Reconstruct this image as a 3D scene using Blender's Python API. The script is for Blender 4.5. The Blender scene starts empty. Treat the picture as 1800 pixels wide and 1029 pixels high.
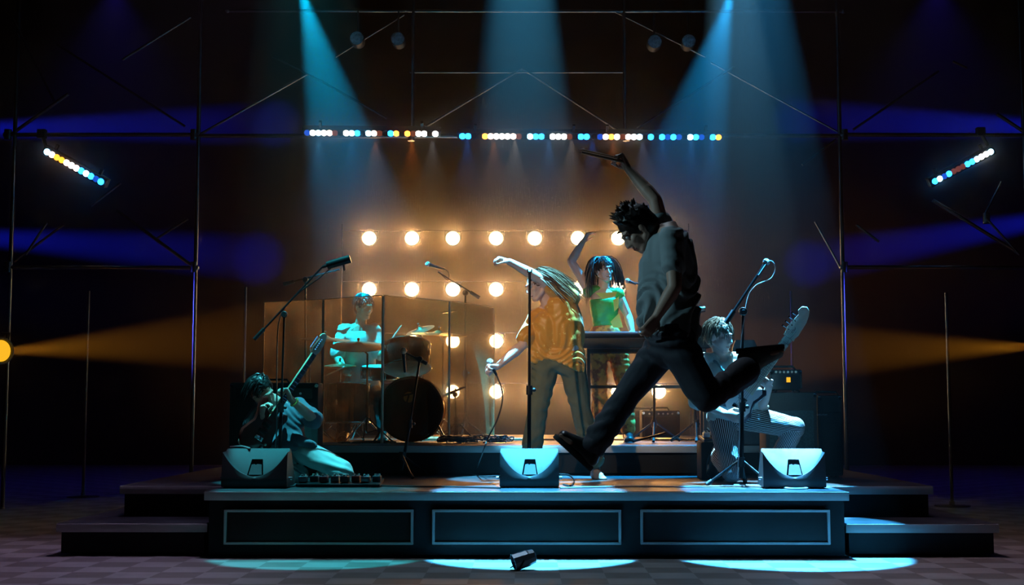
import bpy, bmesh, math, random
from mathutils import Vector, Matrix, noise
V = Vector
random.seed(7)
sc = bpy.context.scene
COL = sc.collection
# ------------------------------------------------------------------ camera
F = 2330.0                       # focal length in pixels of the 1800 x 1029 frame
CAMZ = 1.12
cd = bpy.data.cameras.new('camera'); cam = bpy.data.objects.new('camera', cd); COL.objects.link(cam)
cd.sensor_width = 36.0; cd.lens = F / 1800 * 36.0; cd.clip_end = 200
cam.location = (0, 0, CAMZ)
cam.rotation_euler = (math.radians(90 + 5.03), 0, math.radians(0.565))
sc.camera = cam
RM = cam.rotation_euler.to_matrix()
def at(px, py, Y):
    """point of the place seen at a pixel, at distance Y down the room"""
    d = RM @ V(((px - 900) / F, (514.5 - py) / F, -1.0))
    return V((0, 0, CAMZ)) + d * (Y / d.y)
def ats(Y, *pts): return [at(x, y, Y) for x, y in pts]
# ------------------------------------------------------------------ exposure
sc.view_settings.view_transform = 'Standard'
sc.view_settings.look = 'None'
sc.view_settings.exposure = 0.0
sc.view_settings.gamma = 1.0
sc.view_settings.use_curve_mapping = False
sc.cycles.use_denoising = True
sc.cycles.volume_bounces = 0
sc.cycles.max_bounces = 6
sc.cycles.diffuse_bounces = 3
sc.cycles.transparent_max_bounces = 12
sc.cycles.sample_clamp_indirect = 4.0
# ------------------------------------------------------------------ world: black room full of thin stage haze
w = bpy.data.worlds.new('world'); sc.world = w; w.use_nodes = True
w.cycles.volume_step_size = 3.0; sc.cycles.volume_max_steps = 14
nt = w.node_tree; nt.nodes.clear()
wo = nt.nodes.new('ShaderNodeOutputWorld'); bg = nt.nodes.new('ShaderNodeBackground')
bg.inputs[0].default_value = (0, 0, 0, 1); bg.inputs[1].default_value = 0
ad = nt.nodes.new('ShaderNodeAddShader')
ge = nt.nodes.new('ShaderNodeNewGeometry'); sx_ = nt.nodes.new('ShaderNodeSeparateXYZ'); nt.links.new(ge.outputs['Position'], sx_.inputs[0])
def ramp(out, a, b, lo, hi):
    mr = nt.nodes.new('ShaderNodeMapRange'); mr.interpolation_type = 'SMOOTHSTEP'
    for i_, v_ in ((1, a), (2, b), (3, lo), (4, hi)): mr.inputs[i_].default_value = v_
    nt.links.new(sx_.outputs[out], mr.inputs[0]); return mr.outputs[0]
# the haze hangs over the stage, thicker towards the ceiling and around the lamp wall, clear over the house floor
for k, (dn, g, y0, y1, z0, z1, lo) in enumerate(((0.0060, 0.0, 9.6, 11.2, 2.2, 5.0, .24), (0.026, 0.935, 11.6, 14.5, -1.0, 9.0, 1.0))):
    vs = nt.nodes.new('ShaderNodeVolumeScatter')
    vs.inputs['Color'].default_value = (1, 1, 1, 1); vs.inputs['Anisotropy'].default_value = g
    m_ = nt.nodes.new('ShaderNodeMath'); m_.operation = 'MULTIPLY'
    nt.links.new(ramp(1, y0, y1, 0.0, dn), m_.inputs[0]); nt.links.new(ramp(2, z0, z1, lo, 1.0), m_.inputs[1])
    nt.links.new(m_.outputs[0], vs.inputs['Density']); nt.links.new(vs.outputs[0], ad.inputs[k])
nt.links.new(bg.outputs[0], wo.inputs[0]); nt.links.new(ad.outputs[0], wo.inputs[1])
# ------------------------------------------------------------------ stage lights (the fixtures above the frame)
def spot(name, loc, aim, color, power, half_deg, blend=0.15, radius=0.04):
    l = bpy.data.lights.new(name, 'SPOT'); o = bpy.data.objects.new(name, l); COL.objects.link(o)
    l.color = color; l.energy = power; l.spot_size = math.radians(2 * half_deg); l.spot_blend = blend
    l.shadow_soft_size = radius
    o.location = loc; o.rotation_euler = (V(aim) - V(loc)).to_track_quat('-Z', 'Y').to_euler()
    return o
CYAN = (0.10, 0.62, 1.0); ICE = (0.06, 0.52, 1.0); BLUE = (0.05, 0.33, 1.0); TEAL = (0.03, 0.75, 0.9)
KEYS = [
 ('key_center', (-0.07, 11.4, 7.3), (0.03, 10.25, 0.3), ICE, 36000, 6.2, .10),
 ('key_singer', (-0.05, 11.5, 7.4), (0.05, 11.9, 0.6), (.12, .62, 1.0), 26000, 6.2, .15),
 ('key_right', (1.93, 11.8, 7.3), (2.02, 10.3, 0.3), (0.05, 0.46, 1.0), 42000, 6.8, .10),
 ('key_bass', (1.92, 12.6, 7.4), (1.95, 11.1, 0.9), (.26, .70, 1.0), 26000, 5.4, .15),
 ('key_left', (-2.0, 12.0, 8.4), (-1.60, 10.3, 0.3), TEAL, 4200, 5.6, .10),
 ('key_guitar', (-1.9, 10.2, 8.2), (-1.95, 11.4, 0.6), (.08, .80, .95), 5200, 5.2, .15),
]
for n_, l_, a_, c_, p_, h_, b_ in KEYS: spot(n_, l_, a_, c_, p_, h_, b_)
P1 = at(529, -22, 14.25); P3 = at(1286, -14, 14.25)
spot('cross_left', P1, at(712, 690, 14.45), (0.0, 0.50, .95), 14500, 13.0, .35)
spot('cross_right', P3, at(1098, 700, 13.3), (0.01, 0.42, 1.0), 10500, 13.0, .35)
# side light: amber and deep blue from the wings
AMB = (1.0, 0.36, 0.02); DBL = (0.01, 0.02, 1.0)
spot('amber_left', at(9, 617, 14.0) + V((.03, 0, 0)), at(600, 585, 17.2), AMB, 15000, 9.0, .5, .05)
spot('amber_right', at(1808, 610, 14.0), at(1300, 622, 17.2), AMB, 15000, 8.5, .5, .05)
spot('blue_left_high', at(-260, 232, 16), at(450, 218, 26), DBL, 140000, 2.8, .9, .05)
spot('blue_right_high', at(2060, 232, 16), at(1430, 212, 26), DBL, 140000, 2.8, .9, .05)
spot('blue_left_low', at(-260, 400, 16), at(420, 452, 26), DBL, 140000, 3.2, .9, .05)
spot('blue_right_low', at(2060, 345, 16), at(1450, 458, 26), DBL, 140000, 3.0, .9, .05)
spot('floor_blue_left', (-6.2, 19.5, 7.5), (-6.2, 20.6, 0), (.06, .03, 1.0), 150, 48, .9, .1)
spot('floor_blue_right', (6.2, 19.5, 7.5), (6.2, 20.6, 0), (.06, .03, 1.0), 150, 48, .9, .1)
spot('front_singer', (-5.0, 2.5, 6.5), (0.25, 11.8, 1.45), (1.0, .74, .46), 2400, 4.0, .7, .1)
spot('front_keys', (-4.0, 2.5, 6.5), (0.95, 13.7, 2.1), (1.0, .72, .45), 1500, 3.2, .7, .1)
spot('side_leap', (-3.2, 6.7, 3.2), (0.75, 7.3, 1.6), (.45, .85, 1.0), 170, 13, .6, .1)
spot('blue_left_mid', (-7.4, 12.8, 2.5), (-3.9, 15.0, 2.1), (.06, .08, 1.0), 900, 9, .7, .05)
spot('blue_right_mid', (7.4, 12.8, 2.5), (3.9, 15.0, 2.1), (.06, .08, 1.0), 900, 9, .7, .05)
# mauve wash from the back of the grid on the house floor
spot('wash_left', (-1.8, 10.7, 6.4), (-4.2, 9.0, 0), (.62, .45, .80), 520, 26, .8, .15)
spot('wash_right', (1.8, 10.7, 6.4), (4.2, 8.9, 0), (.70, .50, .65), 420, 26, .8, .15)
spot('wash_center', (0, 10.4, 7.0), (0, 8.6, 0), (.45, .60, .75), 420, 30, .8, .15)

# ------------------------------------------------------------------ materials
def mat(name, col, rough=.6, metal=0.0, noise_amt=0.0, nscale=8.0, bump=0.0, bscale=60.0, spec=.5, stretch=None):
    m = bpy.data.materials.new(name); m.use_nodes = True
    t = m.node_tree; b = t.nodes['Principled BSDF']
    b.inputs['Base Color'].default_value = (*col, 1); b.inputs['Roughness'].default_value = rough
    b.inputs['Metallic'].default_value = metal; b.inputs['Specular IOR Level'].default_value = spec
    tc = t.nodes.new('ShaderNodeTexCoord'); mp = t.nodes.new('ShaderNodeMapping')
    t.links.new(tc.outputs['Object'], mp.inputs[0])
    if stretch: mp.inputs['Scale'].default_value = stretch
    nz = t.nodes.new('ShaderNodeTexNoise'); nz.inputs['Scale'].default_value = nscale; nz.inputs['Detail'].default_value = 4
    t.links.new(mp.outputs[0], nz.inputs[0])
    rp = t.nodes.new('ShaderNodeValToRGB')
    a = max(noise_amt, .04)
    rp.color_ramp.elements[0].position = .3; rp.color_ramp.elements[1].position = .72
    rp.color_ramp.elements[0].color = (*[c * (1 - a) for c in col], 1)
    rp.color_ramp.elements[1].color = (*[min(1, c * (1 + a)) for c in col], 1)
    t.links.new(nz.outputs['Fac'], rp.inputs[0]); t.links.new(rp.outputs[0], b.inputs['Base Color'])
    if bump:
        n2 = t.nodes.new('ShaderNodeTexNoise'); n2.inputs['Scale'].default_value = bscale; n2.inputs['Detail'].default_value = 3
        t.links.new(mp.outputs[0], n2.inputs[0])
        bp = t.nodes.new('ShaderNodeBump'); bp.inputs['Strength'].default_value = bump; bp.inputs['Distance'].default_value = .01
        t.links.new(n2.outputs['Fac'], bp.inputs['Height']); t.links.new(bp.outputs[0], b.inputs['Normal'])
    return m
def emit(name, col, strength):
    m = bpy.data.materials.new(name); m.use_nodes = True
    t = m.node_tree; t.nodes.clear()
    o = t.nodes.new('ShaderNodeOutputMaterial'); e = t.nodes.new('ShaderNodeEmission')
    e.inputs[0].default_value = (*col, 1); e.inputs[1].default_value = strength
    t.links.new(e.outputs[0], o.inputs[0]); m.cycles.emission_sampling = 'NONE'
    return m
M = {}
M['black'] = mat('black_paint', (.012, .012, .013), .5)
M['blackmet'] = mat('black_metal', (.02, .02, .022), .32, .6)
M['chrome'] = mat('chrome', (.75, .75, .77), .15, 1.0)
M['steel'] = mat('scaffold_steel', (.19, .19, .21), .28, 1.0, .2)
M['rubber'] = mat('rubber', (.02, .02, .02), .7)
M['graytrim'] = mat('grey_trim', (.42, .42, .42), .5, 0, .08, 3)
M['wedge'] = mat('wedge_paint', (.045, .045, .047), .55, 0, .05, 5, .25, 400)
M['grille'] = mat('grille', (.02, .02, .02), .4, .5, 0, 8, .5, 300)
M['skin'] = mat('skin', (.62, .38, .29), .5, 0, .08, 12, .05, 200)
M['skin2'] = mat('pale_skin', (.78, .52, .44), .5, 0, .06, 12, .05, 200)
M['gold'] = mat('brass', (.6, .42, .16), .25, 1.0, .1)
M['cord'] = mat('cable_rubber', (.03, .03, .032), .4)
M['recess_shade'] = mat('handle_recess_shade', (.0015, .0015, .0015), 1, spec=0)
M['ivory'] = mat('ivory', (.8, .78, .7), .35)
M['white'] = mat('white_plastic', (.8, .8, .8), .4)

# ------------------------------------------------------------------ object helpers
def origin(o):
    v = V((0, 0, 0))
    while o: v = v + o.location; o = o.parent
    return v
def tag(o, label, cat, group=None, kind=None):
    if label: o['label'] = label
    if cat: o['category'] = cat
    if group: o['group'] = group
    if kind: o['kind'] = kind
    return o
def thing(name, loc, label, cat, group=None):
    o = bpy.data.objects.new(name, None); COL.objects.link(o); o.location = loc; o.empty_display_size = .1
    return tag(o, label, cat, group)
def link_mesh(name, me, m, parent=None, smooth=True, loc=None):
    """me in world coordinates; its origin becomes the parent's base, or the bottom centre of the thing"""
    if parent is not None: org = origin(parent)
    else:
        if loc is None:
            xs = [v.co for v in me.vertices]
            lo = V([min(c[i] for c in xs) for i in range(3)]); hi = V([max(c[i] for c in xs) for i in range(3)])
            loc = V(((lo.x + hi.x) / 2, (lo.y + hi.y) / 2, lo.z))
        org = V(loc)
    me.transform(Matrix.Translation(-org)); me.update()
    o = bpy.data.objects.new(name, me); COL.objects.link(o)
    if parent is not None: o.parent = parent
    else: o.location = org
    if m is not None: me.materials.append(m)
    if smooth:
        me.polygons.foreach_set('use_smooth', [True] * len(me.polygons))
        try: me.set_sharp_from_angle(angle=math.radians(38))
        except Exception: pass
    return o
def frame_from(d, hint=(0, 0, 1)):
    z = V(d).normalized(); h = V(hint)
    if abs(z.dot(h.normalized())) > .98: h = V((1, 0, 0)) if abs(z.x) < .9 else V((0, 1, 0))
    x = h.cross(z).normalized(); y = z.cross(x)
    return Matrix((x, y, z)).transposed()
class MB:
    def __init__(s): s.v = []; s.f = []
    def add(s, vs, fs):
        b = len(s.v); s.v += [tuple(v) for v in vs]; s.f += [tuple(b + i for i in f) for f in fs]; return s
    def box(s, c, size, R=None, bev=0.0):
        c = V(c); x, y, z = [k / 2 for k in size]
        if bev > 0:
            bm = bmesh.new(); bmesh.ops.create_cube(bm, size=1)
            for v in bm.verts: v.co = V((v.co.x * size[0], v.co.y * size[1], v.co.z * size[2]))
            bmesh.ops.bevel(bm, geom=bm.edges[:], offset=bev, segments=2, affect='EDGES', profile=.5)
            bm.verts.index_update()
            vs = [(R @ v.co if R else v.co) + c for v in bm.verts]; fs = [[v.index for v in f.verts] for f in bm.faces]; bm.free()
            return s.add(vs, fs)
        vs = [V((i * x, j * y, k * z)) for i in (-1, 1) for j in (-1, 1) for k in (-1, 1)]
        vs = [(R @ v if R else v) + c for v in vs]
        return s.add(vs, [(0, 1, 3, 2), (4, 6, 7, 5), (0, 4, 5, 1), (2, 3, 7, 6), (0, 2, 6, 4), (1, 5, 7, 3)])
    def rings(s, rings, cap=True, closed=False):
        n = len(rings[0]); vs = [p for r in rings for p in r]; fs = []
        m = len(rings)
        for i in range(m if closed else m - 1):
            a = i * n; b = ((i + 1) % m) * n
            for k in range(n): fs.append((a + k, a + (k + 1) % n, b + (k + 1) % n, b + k))
        if cap and not closed:
            fs.append(tuple(reversed(range(n)))); fs.append(tuple((m - 1) * n + k for k in range(n)))
        return s.add(vs, fs)
    def tube(s, pts, r, seg=8, closed=False):
        pts = [V(p) for p in pts]; n = len(pts)
        rs = r if isinstance(r, (list, tuple)) else [r] * n
        out = []; prev = None
        for i, p in enumerate(pts):
            if closed: d = pts[(i + 1) % n] - pts[i - 1]
            else: d = pts[min(i + 1, n - 1)] - pts[max(i - 1, 0)]
            d = d.normalized() if d.length > 1e-9 else V((0, 0, 1))
            if prev is None: x = frame_from(d).col[0]
            else:
                x = prev - d * prev.dot(d)
                x = x.normalized() if x.length > 1e-6 else frame_from(d).col[0]
            prev = x; y = d.cross(x)
            out.append([p + (x * math.cos(a) + y * math.sin(a)) * rs[i] for a in [2 * math.pi * k / seg for k in range(seg)]])
        return s.rings(out, closed=closed)
    def cyl(s, a, b, r1, r2=None, seg=20): return s.tube([a, b], [r1, r1 if r2 is None else r2], seg)
    def lathe(s, prof, o, axis=(0, 0, 1), seg=32, cap=True):
        R = frame_from(axis); o = V(o)
        return s.rings([[o + R @ V((r * math.cos(t), r * math.sin(t), h)) for t in [2 * math.pi * k / seg for k in range(seg)]] for r, h in prof], cap=cap)
    def ball(s, c, r, R=None, seg=16, rin=10):
        c = V(c); r = r if isinstance(r, (tuple, list)) else (r, r, r)
        rr = []
        for i in range(rin + 1):
            t = math.pi * (i + .02) / (rin + .04); 
            ring = []
            for k in range(seg):
                a = 2 * math.pi * k / seg
                p = V((r[0] * math.sin(t) * math.cos(a), r[1] * math.sin(t) * math.sin(a), -r[2] * math.cos(t)))
                ring.append((R @ p if R else p) + c)
            rr.append(ring)
        return s.rings(rr)
    def torus(s, c, R, r, axis=(0, 0, 1), seg=40, sub=8):
        Fm = frame_from(axis); c = V(c)
        return s.tube([c + Fm @ V((R * math.cos(t), R * math.sin(t), 0)) for t in [2 * math.pi * k / seg for k in range(seg)]], r, sub, closed=True)
    def prism(s, outline, o, ux, uy, th, bev=0.0):
        """outline (x, y) extruded by th each side of the plane ux, uy"""
        o = V(o); ux = V(ux); uy = V(uy); n = ux.cross(uy).normalized(); k = len(outline)
        fr = [o + ux * x + uy * y + n * th for x, y in outline]; bk = [o + ux * x + uy * y - n * th for x, y in outline]
        if bev:
            cx = sum(p[0] for p in outline) / k; cy = sum(p[1] for p in outline) / k
            def shr(sg):
                return [o + ux * (cx + (x - cx) * (1 - bev)) + uy * (cy + (y - cy) * (1 - bev)) + n * th * sg for x, y in outline]
            fr2, bk2 = shr(1), shr(-1)
            mid1 = [o + ux * x + uy * y + n * th * .6 for x, y in outline]; mid2 = [o + ux * x + uy * y - n * th * .6 for x, y in outline]
            return s.rings([bk2, mid2, mid1, fr2])
        return s.rings([bk, fr])
    def mesh(s, name):
        me = bpy.data.meshes.new(name); me.from_pydata([tuple(v) for v in s.v], [], s.f); me.update()
        bm = bmesh.new(); bm.from_mesh(me); bmesh.ops.recalc_face_normals(bm, faces=bm.faces[:]); bm.to_mesh(me); bm.free()
        return me
    def obj(s, name, m, parent=None, label=None, smooth=True, loc=None):
        o = link_mesh(name, s.mesh(name), m, parent, smooth, loc)
        if label: o['label'] = label
        return o
def curve_pts(pts, n=6):
    """Catmull-Rom through pts"""
    P = [V(p) for p in pts]; P = [P[0] * 2 - P[1]] + P + [P[-1] * 2 - P[-2]]; out = []
    for i in range(1, len(P) - 2):
        for k in range(n):
            t = k / n; a, b, c, d = P[i - 1:i + 3]
            out.append(.5 * ((2 * b) + (c - a) * t + (2 * a - 5 * b + 4 * c - d) * t * t + (3 * b - a - 3 * c + d) * t ** 3))
    out.append(P[-2]); return out
def copy_tree(o, parent=None):
    c = o.copy(); COL.objects.link(c)
    if parent is not None: c.parent = parent
    for ch in [x for x in bpy.data.objects if x.parent == o]: copy_tree(ch, c)
    return c
STAGE = 0.5; RISER = 0.78

# ------------------------------------------------------------------ the room
def floor_mat():
    m = bpy.data.materials.new('floor_tiles'); m.use_nodes = True; t = m.node_tree; b = t.nodes['Principled BSDF']
    tc = t.nodes.new('ShaderNodeTexCoord')
    ck = t.nodes.new('ShaderNodeTexChecker'); ck.inputs['Scale'].default_value = 3.28
    ck.inputs['Color1'].default_value = (.50, .48, .47, 1); ck.inputs['Color2'].default_value = (.30, .27, .25, 1)
    mp = t.nodes.new('ShaderNodeMapping'); mp.inputs['Location'].default_value = (.07, .02, .001)
    t.links.new(tc.outputs['Object'], mp.inputs[0]); t.links.new(mp.outputs[0], ck.inputs[0])
    nz = t.nodes.new('ShaderNodeTexNoise'); nz.inputs['Scale'].default_value = 5; nz.inputs['Detail'].default_value = 5
    t.links.new(tc.outputs['Object'], nz.inputs[0])
    mx = t.nodes.new('ShaderNodeMix'); mx.data_type = 'RGBA'; mx.blend_type = 'MULTIPLY'; mx.inputs[0].default_value = .45
    t.links.new(ck.outputs[0], mx.inputs[6]); t.links.new(nz.outputs['Fac'], mx.inputs[7]); t.links.new(mx.outputs[2], b.inputs['Base Color'])
    b.inputs['Roughness'].default_value = .45
    return m
def struct(name, mb, m):
    o = mb.obj(name, m, smooth=False); o['kind'] = 'structure'; return o
M['drape'] = mat('black_drape', (.003, .0028, .003), 1, 0, .2, 3, .4, 12, 0, (6, 6, .4))
struct('floor', MB().box((0, 12, -.05), (24, 30, .1)), floor_mat())
struct('wall_back', MB().box((0, 26.9, 5), (24, .2, 10)), M['drape'])
struct('wall_left', MB().box((-12.1, 12, 5), (.2, 30, 10)), M['drape'])
struct('wall_right', MB().box((12.1, 12, 5), (.2, 30, 10)), M['drape'])
struct('ceiling', MB().box((0, 12, 10.05), (24, 30, .1)), M['black'])

# pleated black curtain that closes the back of the lamp rig
def pleats(x0, x1, Y, z0, z1, name, label, amp=.03, pitch=.3):
    mb = MB(); n = int((x1 - x0) / .03)
    fr = []; 
    for i in range(n + 1):
        x = x0 + (x1 - x0) * i / n; y = Y + amp * math.sin(2 * math.pi * x / pitch) + .02 * math.sin(5.1 * x)
        fr.append((x, y))
    ring = [(x, y) for x, y in fr] + [(x, y + .012) for x, y in reversed(fr)]
    mb.rings([[V((x, y, z0)) for x, y in ring], [V((x, y, (z0 + z1) / 2)) for x, y in ring], [V((x, y, z1)) for x, y in ring]])
    o = mb.obj(name, M['curtain']); tag(o, label, 'curtain'); return o
M['curtain'] = mat('brown_black_velour', (.006, .005, .005), 1, 0, .1, 4, .2, 80, 0)
#pleats(-4.0, 4.0, 18.6, 0, 7.5, 'stage_curtain', 'dark velour curtain hanging across the back behind the round lamps')

# ------------------------------------------------------------------ stage
M['deck'] = mat('scuffed_black_deck', (.030, .033, .040), .42, 0, .9, 3.0, .25, 30, .6)
M['face'] = mat('stage_black_face', (.010, .010, .011), .6, 0, .2, 4, spec=.2)
M['panel'] = mat('stage_dark_panel', (.012, .010, .010), .4, 0, .3, 3, spec=.3)
def platform(name, x0, x1, y0, y1, z0, z1, label, cat, front=True, left=False, right=False, base=True):
    t = thing(name, ((x0 + x1) / 2, (y0 + y1) / 2, z0), label, cat)
    th = .065 if z1 < 1 else .05
    mb = MB(); mb.box(((x0 + x1) / 2, (y0 + y1) / 2, z1 - .011), (x1 - x0, y1 - y0, .022)); mb.obj('deck_top', M['deck'], t, smooth=False)
    mb = MB(); mb.box(((x0 + x1) / 2, (y0 + y1) / 2 + .01, (z0 + .02 + z1 - .022) / 2), (x1 - x0 - .04, y1 - y0 - .03, z1 - z0 - .042)); mb.obj('base_box', M['face'], t, smooth=False)
    mb = MB()
    if front: mb.box(((x0 + x1) / 2, y0 - .006, z1 - .036), (x1 - x0 + .02, .02, th), None, .003)
    if left: mb.box((x0 - .006, (y0 + y1) / 2, z1 - .036), (.02, y1 - y0, th), None, .003)
    if right: mb.box((x1 + .006, (y0 + y1) / 2, z1 - .036), (.02, y1 - y0, th), None, .003)
    if mb.v: mb.obj('edge_trim', M['graytrim'], t, 'grey edge trim')
    return t
st = platform('stage_platform', -2.42, 2.43, 10.12, 17.9, 0, STAGE, 'black central stage platform with three framed front panels', 'stage')
for i, (xa, xb) in enumerate([(396, 724), (762, 1090), (1128, 1458)]):
    a = at(xa, 898.5, 10.10); b = at(xb, 956, 10.10)
    mb = MB(); mb.box(((a.x + b.x) / 2, 10.128, (a.z + b.z) / 2), (b.x - a.x, .012, a.z - b.z)); p = mb.obj('front_panel', M['panel'], st, smooth=False)
    mb = MB(); wd = .02
    mb.box(((a.x + b.x) / 2, 10.112, a.z), (b.x - a.x + wd, .03, wd), None, .005); mb.box(((a.x + b.x) / 2, 10.112, b.z), (b.x - a.x + wd, .03, wd), None, .005)
    mb.box((a.x, 10.112, (a.z + b.z) / 2), (wd, .03, a.z - b.z), None, .005); mb.box((b.x, 10.112, (a.z + b.z) / 2), (wd, .03, a.z - b.z), None, .005)
    mb.obj('panel_molding', M['graytrim'], p, 'pale moulding')
platform('side_platform', -3.29, -2.44, 10.87, 17.9, 0, STAGE, 'upper black side platform left of the central stage', 'side platform', left=True)
platform('side_platform', 2.45, 3.29, 10.87, 17.9, 0, STAGE, 'upper black side platform right of the central stage', 'side platform', right=True)
platform('stage_step', -3.58, -2.44, 10.24, 10.84, 0, .25, 'low black step at the left end of the stage', 'step', left=True)
platform('stage_step', 2.45, 3.59, 10.24, 10.84, 0, .25, 'low black step at the right end of the stage', 'step', right=True)
platform('stage_step', -3.58, -3.31, 10.85, 17.0, 0, .25, 'narrow low step running back along the left side platform', 'step', left=True)
platform('stage_step', 3.31, 3.59, 10.85, 17.0, 0, .25, 'narrow low step running back along the right side platform', 'step', right=True)
platform('drum_riser', -2.05, 2.75, 12.56, 17.3, STAGE, RISER, 'low black riser with a grey front edge under the drums and keyboard', 'riser')
# pale sheet added on the riser, its sand colour standing for lamplit deck
M['lit_deck'] = mat('lamplit_deck_tone', (.62, .5, .34), .4, 0, .15, 6)
mb = MB(); mb.box((at(930, 775, 15.5).x, 15.6, RISER + .01), (2.6, 2.2, .02)); tag(mb.obj('lit_deck_sheet', M['lit_deck'], smooth=False), 'pale added sheet standing for the lamplit riser deck behind the singer', 'sheet')

# ------------------------------------------------------------------ wall of round warm lamps
WARM = (1.0, 0.38, 0.065)
M['bulb'] = emit('lamp_glow', (1.0, .72, .38), 30)
M['amberglow'] = emit('amber_lens_glow', (1.0, .50, .02), 1.0)
LY = 17.2
def lamp_proto(loc):
    t = thing('round_lamp', loc, '', 'stage lamp')
    mb = MB(); mb.lathe([(.03, .16), (.075, .14), (.1, .05), (.104, 0), (.098, -.002), (.08, .03), (.02, .06)], V(loc), (0, 1, 0), 24); mb.obj('housing', M['black'], t)
    mb = MB(); mb.lathe([(.001, -.022), (.042, -.020), (.074, -.010), (.086, .002), (.086, .012), (.001, .014)], V(loc), (0, 1, 0), 24, cap=False); mb.obj('glowing_bulb', M['bulb'], t, 'warm white glowing face')
    mb = MB(); mb.tube([V(loc) + V((-.1, .08, 0)), V(loc) + V((-.11, .08, .1)), V(loc) + V((.11, .08, .1)), V(loc) + V((.1, .08, 0))], .008, 6); mb.obj('yoke', M['black'], t)
    return t
XS = [649, 724, 796, 872, 940, 1016, 1087, 1158]; YS = [419, 509, 600, 689]
ROWN = ['top', 'second', 'third', 'bottom']; CN = ['first', 'second', 'third', 'fourth', 'fifth', 'sixth', 'seventh', 'eighth']
skip = {(3, 0), (3, 1), (2, 0)}
proto = None
for r in range(4):
    for c in range(8):
        if (r, c) in skip: continue
        p = at(XS[c], YS[r], LY)
        if proto is None: proto = o = lamp_proto(p)
        else: o = copy_tree(proto); o.location = p
        o['label'] = f"warm glowing round lamp, {ROWN[r]} row of the lamp wall, {CN[c]} column from the left"
        o['group'] = 'round lamps on the lamp wall'
        l = bpy.data.lights.new('lamp_light', 'SPOT'); lo = bpy.data.objects.new('lamp_light', l); COL.objects.link(lo)
        l.color = WARM; l.energy = 21; l.spot_size = math.radians(110); l.spot_blend = 1.0; l.shadow_soft_size = .03
        lo.location = p + V((0, -.06, 0)); lo.rotation_euler = V((0, -1, -.12)).to_track_quat('-Z', 'Y').to_euler()
# the rack the lamps hang on
a = at(600, YS[0], LY); b = at(1212, YS[0], LY)
rk = thing('lamp_rack', V(((a.x + b.x) / 2, LY + .09, STAGE)), 'thin black rack of posts and crossbars holding the round lamps', 'rack')
for r in range(4):
    z = at(600, YS[r], LY).z + .11; m1 = MB(); m1.tube([V((a.x, LY + .09, z)), V((b.x, LY + .09, z))], .005, 6); m1.obj('crossbar', M['black'], rk)
for x in (a.x, b.x):
    m1 = MB(); m1.tube([V((x, LY + .09, RISER)), V((x, LY + .09, a.z + .2))], .007, 6); m1.obj('post', M['black'], rk)

# four unlit round lamps up high
M['lensgray'] = mat('unlit_lens', (.38, .42, .48), .35, 0, .5, 40, .8, 60)
offp = None
for i, (x, y) in enumerate([(627, 67), (699, 68), (1151, 73), (1211, 72)]):
    p = at(x, y, 14.9)
    lab = ['unlit round lamp high up, nearest the left blue beam', 'unlit round lamp high up, second from the left blue beam', 'unlit round lamp high up, further from the right blue beam', 'unlit round lamp high up, beside the right blue beam'][i]
    if offp is None:
        t = thing('unlit_lamp', p, lab, 'stage lamp', 'unlit lamps high up')
        m1 = MB(); m1.lathe([(.04, .2), (.08, .17), (.085, 0), (.08, -.01), (.079, .01), (.03, .012)], p, (0, 1, 0), 24); m1.obj('housing', M['black'], t)
        m1 = MB(); m1.lathe([(.001, -.02), (.04, -.016), (.078, 0), (.001, .004)], p, (0, 1, 0), 24, cap=False); m1.obj('lens', M['lensgray'], t, 'pale grey unlit lens'); m1 = MB(); m1.tube([p + V((0, .1, .08)), V((p.x, 14.98, at(700, 19, 15.0).z))], .012, 6); m1.obj('drop_pipe', M['black'], t)
        offp = t
    else:
        o = copy_tree(offp); o.location = p; o['label'] = lab

# ------------------------------------------------------------------ beam fixtures seen at the edges of the frame
def can(name, p, aim, r, L, label, glow=None):
    d = (V(aim) - p).normalized(); t = thing(name, p, label, 'stage lamp')
    mb = MB(); mb.lathe([(.3 * r, -L), (r, -L * .8), (r * 1.02, -.01), (r * 1.08, 0), (r * .95, .002), (r * .9, -.05), (.1 * r, -.06)], p, d, 24); mb.obj('housing', M['black'], t)
    mb = MB(); mb.lathe([(.001, -.012), (r * .86, -.016), (r * .86, -.03), (.001, -.035)], p, d, 24, cap=False)
    mb.obj('lens', glow or M['lensgray'], t)
    mb = MB(); Fm = frame_from(d); s = V(Fm.col[0]); up = V((0, 0, 1))
    c = p - d * L * .4
    mb.tube([c + s * r * 1.1, c + s * r * 1.2 + up * r * 1.5, c - s * r * 1.2 + up * r * 1.5, c - s * r * 1.1], .01, 6); mb.obj('yoke', M['black'], t)
    if p.z > 4:
        mb = MB(); mb.tube([c + up * r * 1.5, V((c.x, c.y, 9.99))], .02, 8); mb.obj('drop_pipe', M['black'], t)
    return t
pl = at(8, 617, 14.05); can('amber_lamp', pl - V((.03, 0, 0)), pl + V((1, -.75, 0)), .135, .3, 'amber lamp glowing at the left wing above the floor', M['amberglow'])
M['cyanglow'] = emit('cyan_lens_glow', (.2, .8, 1.0), 6)
can('moving_head_lamp', P1 + V((0, 0, .03)), at(733, 700, 13.6), .07, .3, 'spotlight at the top of the left slanting blue beam', M['cyanglow'])
can('moving_head_lamp', P3 + V((0, 0, .03)), at(1098, 700, 13.6), .07, .3, 'spotlight at the top of the right slanting blue beam', M['cyanglow'])

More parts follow.
